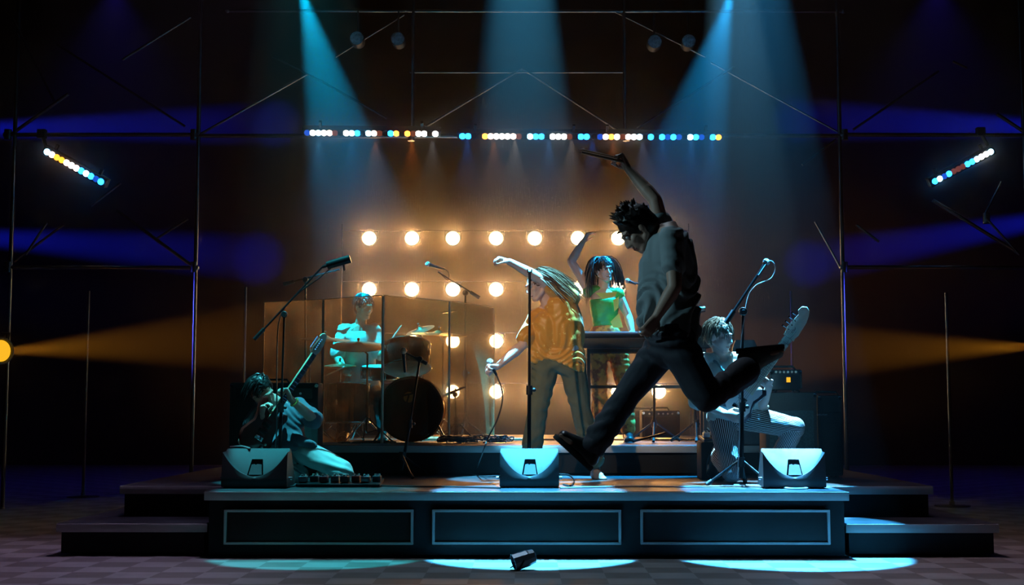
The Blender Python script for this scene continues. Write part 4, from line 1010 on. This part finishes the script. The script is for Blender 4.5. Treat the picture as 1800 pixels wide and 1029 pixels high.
def hair_cap(B, J, back=1.0, gx=.010):
    s = J.get('hs', 1.0); c, f, u = J['head'], J['f'].normalized(), J['u']; u = orth(u, f); r = f.cross(u); R = Matrix((r, f, u)).transposed()
    B.ball(c + (u * .038 - f * .024) * s, ((.079 + gx) * s, (.092 + gx) * s, (.090 + gx) * s), R, 20, 14)
    B.ball(c + (u * -.005 - f * .045) * s, ((.074 + gx) * s, (.070 + gx) * s, (.085 + gx) * s), R, 20, 14)
    return r, f, u, s
def strands(J, m, t, n, length, fall, front=False, name='hair', wob=.03, r0=.007, seed=1, lift=.0, gx=.008, spread=1.0, nrng=(-2.2, 2.2), fringe=1.0):
    random.seed(seed); B = Blob(); r, f, u, s = hair_cap(B, J, gx=gx); c = J['head']
    cap = evaluate_remesh(B, .010, 2); folds(cap, .006, 60, u, .3)
    mb = MB(); base = len(mb.v)
    mb.add([v.co.copy() for v in cap.vertices], [tuple(p.vertices) for p in cap.polygons])
    fall = V(fall)
    for i in range(n):
        a = random.uniform(*nrng); e = random.uniform(.1, 1.35)
        dirv = (-f * math.cos(a) + r * math.sin(a)) * math.cos(e) + u * math.sin(e)
        p = c + (u * .035 - f * .022 + (r * dirv.dot(r) * .088 + f * dirv.dot(f) * .098 + u * dirv.dot(u) * .098)) * s
        out = (dirv - u * dirv.dot(u)); out = out.normalized() if out.length > .01 else r
        L = length * random.uniform(.65, 1.1) * (fringe if abs(a) > 1.85 else 1); pts = [p]; vel = (dirv * .5 + out * .35 * spread + u * lift).normalized()
        for q in range(7):
            vel = (vel * .62 + fall.normalized() * .55 + V((random.uniform(-1, 1), random.uniform(-1, 1), random.uniform(-1, 1))) * wob * 3).normalized(); pts.append(pts[-1] + vel * L / 7)
        mb.tube(pts, [r0, r0, r0 * .95, r0 * .9, r0 * .75, r0 * .6, r0 * .4, r0 * .12], 5)
    return mb.obj(name, m, t)

# =============== the leaping person, in the air in front of the stage
JY = 7.3
J = dict(s=.98, hs=1.02, shL=at(1181, 418, JY - .17), shR=at(1163, 406, JY + .17), hipL=at(1188, 600, JY - .10), hipR=at(1172, 602, JY + .10),
         elR=at(1152, 352, JY + .16), wrR=at(1104, 297, JY + .26), elL=at(1186, 505, JY - .24), wrL=at(1155, 556, JY - .20),
         knL=at(1243, 700, JY - .16), anL=at(1322, 646, JY + .06), knR=at(1106, 690, JY + .10), anR=at(1042, 786, JY + .05),
         neck=at(1158, 420, JY), head=at(1121, 404, JY), f=V((-.70, -.12, -.70)), u=V((-.70, 0, .70)), bend=V((.03, 0, 0)))
J['toeR'] = at(978, 752, JY + .05); J['dnR'] = (at(985, 820, JY) - at(1012, 790, JY)).normalized()
J['toeL'] = at(1400, 612, JY + .10); J['dnL'] = (at(1340, 600, JY) - at(1345, 640, JY)).normalized()
jp = thing('person', at(1175, 600, JY), 'person leaping high in front of the stage with one arm raised', 'person')
M['tee'] = mat('grey_blue_tee', (.30, .36, .38), .8, 0, .06, 10)
M['navy'] = mat('dark_trousers', (.035, .038, .055), .75, 0, .15, 9, .2, 250)
body_obj(jp, J, M['skin'], {'R': dict(d=at(1092, 276, JY + .27) - J['wrR'], n=V((-.8, -.2, -.3)), curl=1.15, side=-1, thumb=.9), 'L': dict(d=at(1140, 580, JY - .2) - J['wrL'], n=V((-.5, .8, 0)), curl=.55, side=1)})
def jx(B):
    B.rc(at(1168, 440, JY), at(1165, 565, JY), .125, .120); B.rc(at(1150, 470, JY), at(1155, 560, JY), .09, .10); B.rc(at(1150, 568, JY), at(1136, 573, JY - .02), .05, .022)
shirt_obj(jp, J, M['tee'], g=.014, sleeve={'L': .55, 'R': .25}, t0=.03, amp=.046, extra=jx, gw=.01, name='tee_shirt', freq=11, wav=2.4, along=V((.22, 0, 1)))
def jt(B): B.ball(at(1180, 608, JY), (.135, .17, .13), seg=16, rin=12); B.rc(at(1190, 612, JY - .1), at(1236, 690, JY - .14), .105, .088)
trousers_obj(jp, J, M['navy'], g=.018, upto={'L': 1.88, 'R': 1.95}, flare=.018, t1=.13, amp=.008, extra=jt)
M['shoe'] = mat('dark_leather', (.02, .02, .022), .35); M['sole'] = mat('dark_sole', (.03, .04, .045), .6)
M['teal_light'] = mat('teal_lit_suede', (.20, .30, .31), .7)  # cyan stage light on the raised rear shoe is put into the colour
for k, mm in (('R', M['shoe']), ('L', M['teal_light'])):
    up, S = shoe_mesh(J, k); so = link_mesh('shoe', up, mm, jp); S.obj('sole', M['sole'], so)
# tousled spiky hair
random.seed(11); B = Blob(); r_, f_, u_, s_ = hair_cap(B, J, gx=.012)
for i in range(70):
    a = random.uniform(-math.pi, math.pi); e = random.uniform(.15, 1.5); dv = (-f_ * math.cos(a) + r_ * math.sin(a)) * math.cos(e) + u_ * math.sin(e)
    if dv.dot(f_) > .75 and dv.dot(u_) < .4: continue
    p = J['head'] + u_ * .04 - f_ * .02 + dv * .085; q = p + (dv + V((-.25, 0, .35)) * .6 + V([random.uniform(-.4, .4) for _ in range(3)])).normalized() * random.uniform(.03, .065)
    B.rc(p, q, .018, .004, 8)
link_mesh('hair', evaluate_remesh(B, .005, 1), M['hair_dark'], jp); eyes(jp, J)
mb = MB(); mb.tube([at(1018, 264, JY + .20), at(1024, 265, JY + .205), at(1095, 281, JY + .27), at(1104, 284, JY + .28)], [.006, .0095, .009, .009], 10); mb.tube([at(1022, 268, JY + .17), at(1098, 285, JY + .25)], [.008, .009], 10)
tag(mb.obj('drumstick', mat('pale_wood', (.55, .42, .28), .5)), 'pair of pale wooden sticks held up by the leaping person', 'drumstick')

# =============== singer bending beside the centre stand
SY_ = 11.75
J = dict(s=1.10, hs=1.12, shL=at(1003, 522, SY_ - .02), shR=at(942, 560, SY_ + .08), hipL=at(1005, 640, SY_ - .0), hipR=at(958, 645, SY_ + .02),
         elL=at(946, 488, SY_ - .12), wrL=at(895, 460, SY_ - .16), elR=at(918, 608, SY_ - .10), wrR=at(874, 645, SY_ - .22),
         knR=at(946, 716, SY_ - .04), anR=at(930, 822, SY_ + .0), knL=at(1020, 716, SY_ + .04), anL=at(1047, 816, SY_ + .18),
         neck=at(962, 532, SY_ + .0), head=at(946, 503, SY_ - .02), f=V((-.88, -.42, -.30)), u=V((-.35, 0, .93)), bend=V((.07, 0, 0)), depth=1.0)
J['anL'].z = STAGE + .092; J['anR'].z = STAGE + .092
J['toeL'] = J['anL'] + V((.04, -.2, -.1)); J['toeR'] = J['anR'] + V((-.08, -.2, -.1))
sp = thing('person', V((J['anL'].x - .25, SY_, STAGE)), 'singer in a golden patterned shirt and olive trousers bending sideways with a microphone', 'person')
body_obj(sp, J, M['skin2'], {'L': dict(d=at(880, 455, SY_ - .18) - J['wrL'], n=V((-.5, 0, -.85)), curl=.75, side=1), 'R': dict(d=at(865, 646, SY_ - .24) - J['wrR'], n=V((.1, -.6, -.8)), curl=1.1, side=-1, thumb=.9)})
M['goldshirt'] = spot_mat('golden_velvet', (.70, .31, .03), (.98, .70, .22), 34, .64, .70, .45, .4, 3)
def sx(B):
    B.rc(at(985, 545, SY_), at(992, 600, SY_), .15, .155); B.rc(at(960, 575, SY_), at(958, 622, SY_), .14, .12); B.rc(at(1005, 525, SY_), at(970, 508, SY_ - .06), .075, .072)
    B.rc(at(940, 600, SY_ - .02), at(942, 630, SY_ - .05), .075, .055)
shirt_obj(sp, J, M['goldshirt'], g=.022, sleeve={'L': .50, 'R': .72}, t0=.02, amp=.010, flare=.022, extra=sx, name='velvet_shirt', along=V((-.35, 0, 1)))
M['olive'] = mat('olive_trousers', (.12, .13, .085), .8, 0, .15, 8, .3, 260)
trousers_obj(sp, J, M['olive'], g=.024, upto={'L': 1.82, 'R': 1.93}, flare=.028, t1=.22, amp=.010)
mb = Blob(); mb.rc(at(985, 622, SY_ - .06), at(1008, 612, SY_ - .08), .06, .05); link_mesh('undershirt', evaluate_remesh(mb, .012, 2), M['white'], sp)
strands(J, M['hair_brown'], sp, 380, .40, V((.75, .15, -.75)), wob=.04, r0=.0048, seed=4, nrng=(-2.0, 2.0)); eyes(sp, J)
mic_mesh(at(861, 637, SY_ - .25), at(873, 660, SY_ - .21), .031, 'microphone', 'ball microphone held out low in the singer\'s hand')
cable('microphone_cable', [at(873, 660, SY_ - .21), at(881, 682, SY_ - .2), at(883, 705, SY_ - .2), at(874, 738, SY_ - .15), at(858, 770, SY_ - .15), at(850, 792, SY_ - .1), fl(835, 833)], 'black cable hanging from the singer\'s microphone to the stage', .007)

# =============== keyboard player with one arm up
KP = 13.75
J = dict(s=1.10, hs=1.08, shR=at(1036, 512, KP + .02), shL=at(1086, 518, KP), hipR=at(1048, 600, KP), hipL=at(1082, 602, KP),
         elR=at(1004, 460, KP + .02), wrR=at(1024, 426, KP - .02), elL=at(1104, 556, KP + .0), wrL=at(1111, 584, KP - .12),
         knR=at(1054, 680, KP - .02), anR=at(1054, 752, KP), knL=at(1098, 680, KP), anL=at(1104, 752, KP),
         neck=at(1062, 505, KP), head=at(1062, 475, KP - .02), f=V((.34, -.88, -.05)), u=V((-.12, 0, 1)))
for k in 'LR': J['an' + k].z = RISER + .10; J['toe' + k] = J['an' + k] + V((0, -.2, -.08))
kp = thing('person', V((J['anR'].x + .1, KP, RISER)), 'keyboard player in a green top raising one arm among the lamps', 'person')
body_obj(kp, J, M['skin2'], {'R': dict(d=at(1038, 404, KP - .03) - J['wrR'], n=V((.9, -.2, -.5)), curl=.5, side=1), 'L': dict(d=at(1112, 592, KP - .22) - J['wrL'], n=V((0, -.2, -1)), curl=.6, side=1)})
M['green'] = spot_mat('green_satin', (.05, .26, .04), (.10, .36, .05), 10, .4, .6, .5)
shirt_obj(kp, J, M['green'], g=.012, sleeve=.03, t0=.30, t1=.86, gw=.0, amp=.006, flare=0, name='camisole')
M['yellow'] = mat('yellow_green_trim', (.75, .72, .12), .6)
mb = MB(); mb.prism([(-.10, .01), (.12, .02), (.10, -.03), (-.03, -.055)], at(1064, 517, KP - .16), (1, 0, 0), (0, 0, 1), .006); mb.prism([(0, 0), (.06, .04), (.05, -.08), (.01, -.12)], at(1078, 528, KP - .15), (1, 0, 0), (0, 0, 1), .006); mb.prism([(-.03, 0), (.06, .09), (.10, -.06), (.0, -.06)], at(1078, 566, KP - .15), (1, 0, 0), (0, 0, 1), .008)
mb.obj('trim', M['yellow'], kp, 'yellow trim', smooth=False)
M['orange'] = spot_mat('orange_patterned_cloth', (.50, .12, .03), (.98, .42, .07), 16, .40, .52, .7, 0, 4)
trousers_obj(kp, J, M['orange'], g=.016, upto=1.9, flare=.02, t1=.32, amp=.006)
strands(J, M['hair_dark'], kp, 380, .46, V((.10, .02, -1)), wob=.025, r0=.0048, seed=8, spread=.45, nrng=(-3.1, 3.1), fringe=.20); eyes(kp, J)
up, S = shoe_mesh(J, 'L'); so = link_mesh('shoe', up, M['shoe'], kp); S.obj('sole', M['sole'], so)
up, S = shoe_mesh(J, 'R'); so = link_mesh('shoe', up, M['shoe'], kp); S.obj('sole', M['sole'], so)

# =============== drummer behind the shield
DP = 14.55
J = dict(s=1.12, hs=1.14, shR=at(606, 582, DP), shL=at(657, 582, DP), hipR=at(620, 692, DP + .1), hipL=at(652, 692, DP + .1),
         elR=at(592, 628, DP - .05), wrR=at(606, 650, DP - .28), elL=at(668, 628, DP - .05), wrL=at(684, 612, DP - .32),
         knR=at(600, 700, DP - .40), anR=at(606, 752, DP - .45), knL=at(668, 700, DP - .40), anL=at(676, 752, DP - .5),
         neck=at(634, 572, DP), head=at(640, 540, DP - .02), f=V((.62, -.76, -.22)), u=V((0, 0, 1)))
for k in 'LR': J['an' + k].z = RISER + .10; J['toe' + k] = J['an' + k] + V((0, -.2, -.08))
dp = thing('person', V((at(636, 700, DP).x, DP, RISER)), 'drummer in a pale shirt sitting behind the acrylic shield', 'person')
body_obj(dp, J, M['skin'], {'R': dict(d=V((.3, -1, -.1)), n=V((0, -.1, -1)), curl=1.1, side=1, thumb=.9), 'L': dict(d=V((.1, -1, .1)), n=V((0, -.1, -1)), curl=1.1, side=-1, thumb=.9)}, .009)
M['paleshirt'] = mat('pale_shirt', (.62, .66, .62), .8, 0, .05, 8)
shirt_obj(dp, J, M['paleshirt'], g=.024, sleeve={'L': .8, 'R': .85}, t0=-.05, amp=.007, flare=.02)
trousers_obj(dp, J, M['navy'], g=.018, upto=1.9, amp=.006)
strands(J, M['hair_black'], dp, 160, .11, V((0, 0, -1)), wob=.03, r0=.0055, seed=5, spread=.5, nrng=(-3.1, 3.1), fringe=.6); eyes(dp, J)
for k in 'LR':
    up, S = shoe_mesh(J, k); so = link_mesh('shoe', up, M['shoe'], dp); S.obj('sole', M['sole'], so)
mb = MB(); mb.tube([at(678, 612, DP - .42), at(703, 576, DP - .45), at(706, 572, DP - .45)], [.009, .0075, .005], 8); tag(mb.obj('drumstick', M['ivory']), 'raised drumstick in the drummer\'s hand near the rack tom', 'drumstick')
mb = MB(); mb.tube([at(606, 645, DP - .4), at(570, 662, DP - .45)], [.009, .0075], 8); tag(mb.obj('drumstick', M['ivory']), 'lowered drumstick pointing away left behind the shield', 'drumstick')

# =============== guitars
def guitar(o, ux, uy, scale, label, bodymat, neckmat, fret, headmat, nt=6, bass=False, guard=None, nk=1.0):
    """o: bridge point; ux: unit vector towards the head; uy: across the body; front normal ux x uy"""
    ux = V(ux).normalized(); uy = orth(V(uy), ux); n = ux.cross(uy); s = scale
    t = thing('bass_guitar' if bass else 'electric_guitar', o, label, 'guitar')
    out = [(-.14, 0), (-.13, .08), (-.08, .145), (-.01, .165), (.06, .14), (.11, .118), (.17, .13), (.24, .165), (.30, .165), (.325, .13), (.285, .095), (.235, .065), (.225, .03), (.225, -.03), (.235, -.06), (.27, -.09), (.285, -.125), (.25, -.15), (.19, -.14), (.12, -.115), (.06, -.13), (-.01, -.16), (-.08, -.145), (-.13, -.08)]
    mb = MB(); mb.prism([(x * s, y * s) for x, y in out], o, ux, uy, .021, .05); bd = mb.obj('body', bodymat, t)
    if guard:
        mb = MB(); mb.prism([(x * s * .8 + .03, y * s * .78) for x, y in out], o + n * .0215, ux, uy, .0015); mb.obj('pickguard', guard, t)
    L0, L1 = (.17, .62) if not bass else (.17, .80); L1 *= nk; w0, w1 = (.028, .021) if not bass else (.046, .036)
    mb = MB(); mb.prism([(L0 * s, -w0), (L1 * s, -w1), (L1 * s, w1), (L0 * s, w0)], o + n * .022, ux, uy, .011); mb.obj('neck', neckmat, t)
    mb = MB(); mb.prism([(L0 * s, -w0), (L1 * s, -w1), (L1 * s, w1), (L0 * s, w0)], o + n * .0345, ux, uy, .0022); fb = mb.obj('fretboard', fret, t)
    mb = MB()
    for k in range(18):
        x = L1 * s - (L1 - L0) * s * (1 - .5 ** (k / 7.5)); w_ = w1 + (w0 - w1) * (L1 * s - x) / ((L1 - L0) * s); mb.box(o + ux * x + n * .037, (.002, 2 * w_, .002), Matrix((ux, uy, n)).transposed())
    mb.obj('frets', M['chrome'], fb)
    H = [(0, -w1), (.02, -.032), (.045, -.038), (.13, -.030), (.17, -.018), (.195, -.004), (.205, .02), (.19, .045), (.16, .05), (.145, .034), (.125, .036), (.05, .043), (.015, .034), (0, w1)]
    hk = 1.45 if bass else .95
    mb = MB(); mb.prism([(L1 * s + x * hk, y * hk) for x, y in H], o + n * .02, ux, uy, .008, .02); hd = mb.obj('headstock', headmat, t)
    for k in range(nt):
        x = L1 * s + (.04 + .12 * k / nt) * hk; mb = MB(); mb.cyl(o + ux * x + uy * .026 * hk + n * .026, o + ux * x + uy * .026 * hk + n * .042, .006, seg=8)
        mb.cyl(o + ux * x + uy * .042 * hk + n * .018, o + ux * x + uy * .066 * hk + n * .018, .004, seg=6); mb.box(o + ux * x + uy * .07 * hk + n * .018, (.018, .008, .012), Matrix((ux, uy, n)).transposed()); mb.obj('tuning_peg', M['chrome'], hd)
    mb = MB(); mb.prism([(.06 + x, y) for x, y in [(0, 0), (.018, .008), (.036, -.006), (.055, .005), (.055, .008), (.036, -.002), (.018, .011), (0, .004)]], o + ux * (L1 * s - .01) + n * .0285, ux, uy, .0008); mb.obj('headstock_script', M['iris'], hd)
    for k in range(nt):
        y = (k - (nt - 1) / 2) * (.0085 if not bass else .014); mb = MB(); mb.tube([o + uy * y * 1.15 + n * .036, o + ux * L1 * s + uy * y * .75 + n * .041, o + ux * (L1 * s + .08) + uy * y + n * .036], .0009 if not bass else .0014, 5); mb.obj('string', M['chrome'], t)
    mb = MB(); mb.box(o + n * .03, (.035, .08, .016), Matrix((ux, uy, n)).transposed(), .003); mb.obj('bridge', M['chrome'], t)
    for x in ((.06, .12) if not bass else (.09,)):
        mb = MB(); mb.box(o + ux * x * s + n * .027, (.03, .075, .012), Matrix((ux, uy, n)).transposed(), .003); mb.obj('pickup', M['black'], t)
    for q in range(3):
        mb = MB(); mb.lathe([(.012, 0), (.010, .014), (.001, .015)], o + ux * (-.02 - .035 * q) * s - uy * (.09 - .012 * q) * s + n * .022, n, 12); mb.obj('control_knob', M['ivory'], t)
    return t
GY = 11.3
M['redbody'] = mat('red_lacquer', (.13, .012, .01), .2, 0, .2); M['maple'] = mat('maple', (.62, .5, .32), .35, 0, .1); M['rose'] = mat('rosewood', (.08, .04, .025), .4)
M['palemaple'] = mat('pale_maple', (.80, .76, .60), .35, 0, .05)
gb, gh = at(452, 768, GY - .22), at(556, 612, GY - .12)
guitar(gb, gh - gb, V((-.8, -.45, -.4)), (gh - gb).length / .66 / 1.35, 'red electric guitar held upright by the kneeling guitarist', M['redbody'], M['maple'], M['rose'], M['maple'], nk=1.35)
BY = 11.3
bb, bh = at(1296, 716, BY - .22), at(1384, 598, BY - .30)
guitar(bb, bh - bb, V((-.75, .25, .62)), (bh - bb).length / .78, 'dark bass guitar with a bright pale maple neck', mat('dark_bass_body', (.04, .035, .05), .2), M['palemaple'], M['palemaple'], M['palemaple'], 4, True, M['white'])

# =============== kneeling guitarist, left
J = dict(s=1.06, hs=1.10, shR=at(462, 716, GY + .05), shL=at(525, 716, GY + .12), hipR=at(488, 790, GY + .02), hipL=at(520, 786, GY + .04),
         elR=at(427, 776, GY - .08), wrR=at(460, 732, GY - .25), elL=at(556, 742, GY - .02), wrL=at(511, 702, GY - .18),
         knR=at(470, 830, GY - .28), anR=at(535, 832, GY + .10), knL=at(606, 822, GY - .15), anL=at(560, 838, GY + .24),
         neck=at(488, 706, GY + .05), head=at(461, 689, GY - .02), f=V((.68, -.52, -.42)), u=V((-.45, -.1, .82)), bend=V((.02, 0, 0)))
for k, zz in (('knR', .10), ('knL', .09), ('anR', .07), ('anL', .07)): J[k].z = STAGE + zz
J['toeR'] = J['anR'] + V((.25, .12, 0)); J['toeL'] = J['anL'] + V((.2, .22, 0)); J['dnR'] = V((.1, .05, 1)); J['dnL'] = V((.1, .05, 1))
gp = thing('person', V((J['hipL'].x, GY, STAGE)), 'guitarist in a denim shirt kneeling and leaning back behind the left monitor', 'person')
body_obj(gp, J, M['skin'], {'R': dict(d=at(464, 712, GY - .28) - J['wrR'], n=V((.8, -.3, -.1)), curl=.7, side=1), 'L': dict(d=at(500, 684, GY - .2) - J['wrL'], n=V((-.6, -.5, .2)), curl=.8, side=-1)})
M['denim'] = mat('denim', (.10, .15, .19), .8, 0, .12, 10, .3, 200); M['tealtrousers'] = mat('pale_cotton', (.42, .47, .46), .8, 0, .05, 6)
def gx_(B): B.rc(at(505, 768, GY - .04), at(550, 784, GY - .08), .06, .04); B.rc(at(520, 720, GY + .1), at(550, 738, GY + .06), .06, .05)
shirt_obj(gp, J, M['denim'], g=.022, sleeve={'L': .85, 'R': .5}, t0=-.10, amp=.010, flare=.02, extra=gx_, name='denim_shirt')
def gt(B): B.rc(J['hipL'], J['knL'] + V((-.02, 0, .02)), .115, .085)
trousers_obj(gp, J, M['tealtrousers'], g=.016, upto=1.9, amp=.006, extra=gt)
strands(J, M['hair_black'], gp, 160, .12, V((-.35, .1, -1)), wob=.03, r0=.0055, seed=6, spread=.5, nrng=(-2.6, 2.6), fringe=.5); eyes(gp, J)
for k in 'LR':
    up, S = shoe_mesh(J, k); so = link_mesh('shoe', up, M['shoe'], gp); S.obj('sole', M['sole'], so)
mb = MB(); w0_ = J['wrL'].lerp(J['elL'], .14); mb.torus(w0_, .038, .007, (J['elL'] - J['wrL']), 20, 6); mb.obj('wristband', mat('yellow_band', (.5, .5, .1), .6), gp, 'yellow wristband')

# =============== kneeling bass player, right
J = dict(s=1.10, hs=1.18, shR=at(1238, 636, BY + .05), shL=at(1302, 634, BY + .02), hipR=at(1268, 734, BY + .12), hipL=at(1300, 732, BY + .08),
         elR=at(1226, 706, BY - .02), wrR=at(1276, 728, BY - .32), elL=at(1342, 690, BY - .02), wrL=at(1352, 680, BY - .20),
         knR=at(1286, 800, BY - .22), anR=at(1264, 826, BY + .30), knL=at(1396, 752, BY - .10), anL=at(1362, 828, BY + .04),
         neck=at(1268, 618, BY + .02), head=at(1266, 591, BY - .02), f=V((.66, -.72, -.20)), u=V((.05, -.1, 1)))
J['knR'].z = STAGE + .10; J['anR'].z = STAGE + .22; J['anL'].z = STAGE + .11
J['elL'] = at(1336, 722, BY + .02)
J['toeL'] = J['anL'] + V((.1, -.2, -.05)); J['toeR'] = J['anR'] + V((-.05, .15, -.12)); J['dnR'] = V((-.15, .95, .2))
bp = thing('person', V((J['hipL'].x, BY, STAGE)), 'bass player in a pale shirt and striped trousers kneeling at the right of the stage', 'person')
body_obj(bp, J, M['skin2'], {'R': dict(d=V((.5, -.4, -.2)), n=V((.1, .9, .1)), curl=.7, side=1), 'L': dict(d=at(1336, 664, BY - .27) - J['wrL'], n=V((-.5, -.8, .1)), curl=.95, side=1)})
M['mint'] = mat('pale_collared_shirt', (.66, .70, .64), .75, 0, .06, 9)
def bx_(B):
    nk = J['neck']; B.rc(nk + V((-.07, -.03, -.03)), nk + V((-.02, -.09, -.12)), .022, .016); B.rc(nk + V((.08, -.03, -.03)), nk + V((.05, -.10, -.12)), .022, .016)
shirt_obj(bp, J, M['mint'], g=.022, sleeve={'L': .95, 'R': 1.1}, t0=-.02, amp=.013, flare=.015, extra=bx_, name='collared_shirt')
B = Blob(); B.loft(torso_secs(J, .016, -.14, .2, 0))
for k in 'LR': leg_prims(B, J, k, .020, 1.9, .02)
B.ball(J['knL'], .092, seg=16, rin=10)
me = evaluate_remesh(B, .009, 3); stripe_attr(me, [(J['hipL'], J['knL']), (J['knL'], J['anL']), (J['hipR'], J['knR']), (J['knR'], J['anR'])], 40); folds(me, .006, 13, V((0, 0, 1)), .3, 2)
link_mesh('striped_trousers', me, stripe_mat('black_and_white_stripes', (.025, .02, .022), (.74, .64, .62)), bp)
strands(J, M['hair_fair'], bp, 330, .17, V((-.1, .05, -1)), wob=.025, r0=.005, seed=9, spread=.45, nrng=(-3.1, 3.1), gx=.006, fringe=.55); eyes(bp, J)
for k in 'LR':
    up, S = shoe_mesh(J, k); so = link_mesh('boot', up, M['shoe'], bp); S.obj('sole', M['sole'], so)
mb = MB(); mb.tube(curve_pts([at(1246, 632, BY + .2), at(1262, 640, BY - .12), at(1288, 676, BY - .2), at(1296, 700, BY - .2)], 6), .012, 6); tag(mb.obj('guitar_strap', M['teal_light']), 'dark strap crossing the bass player\'s shirt', 'strap')
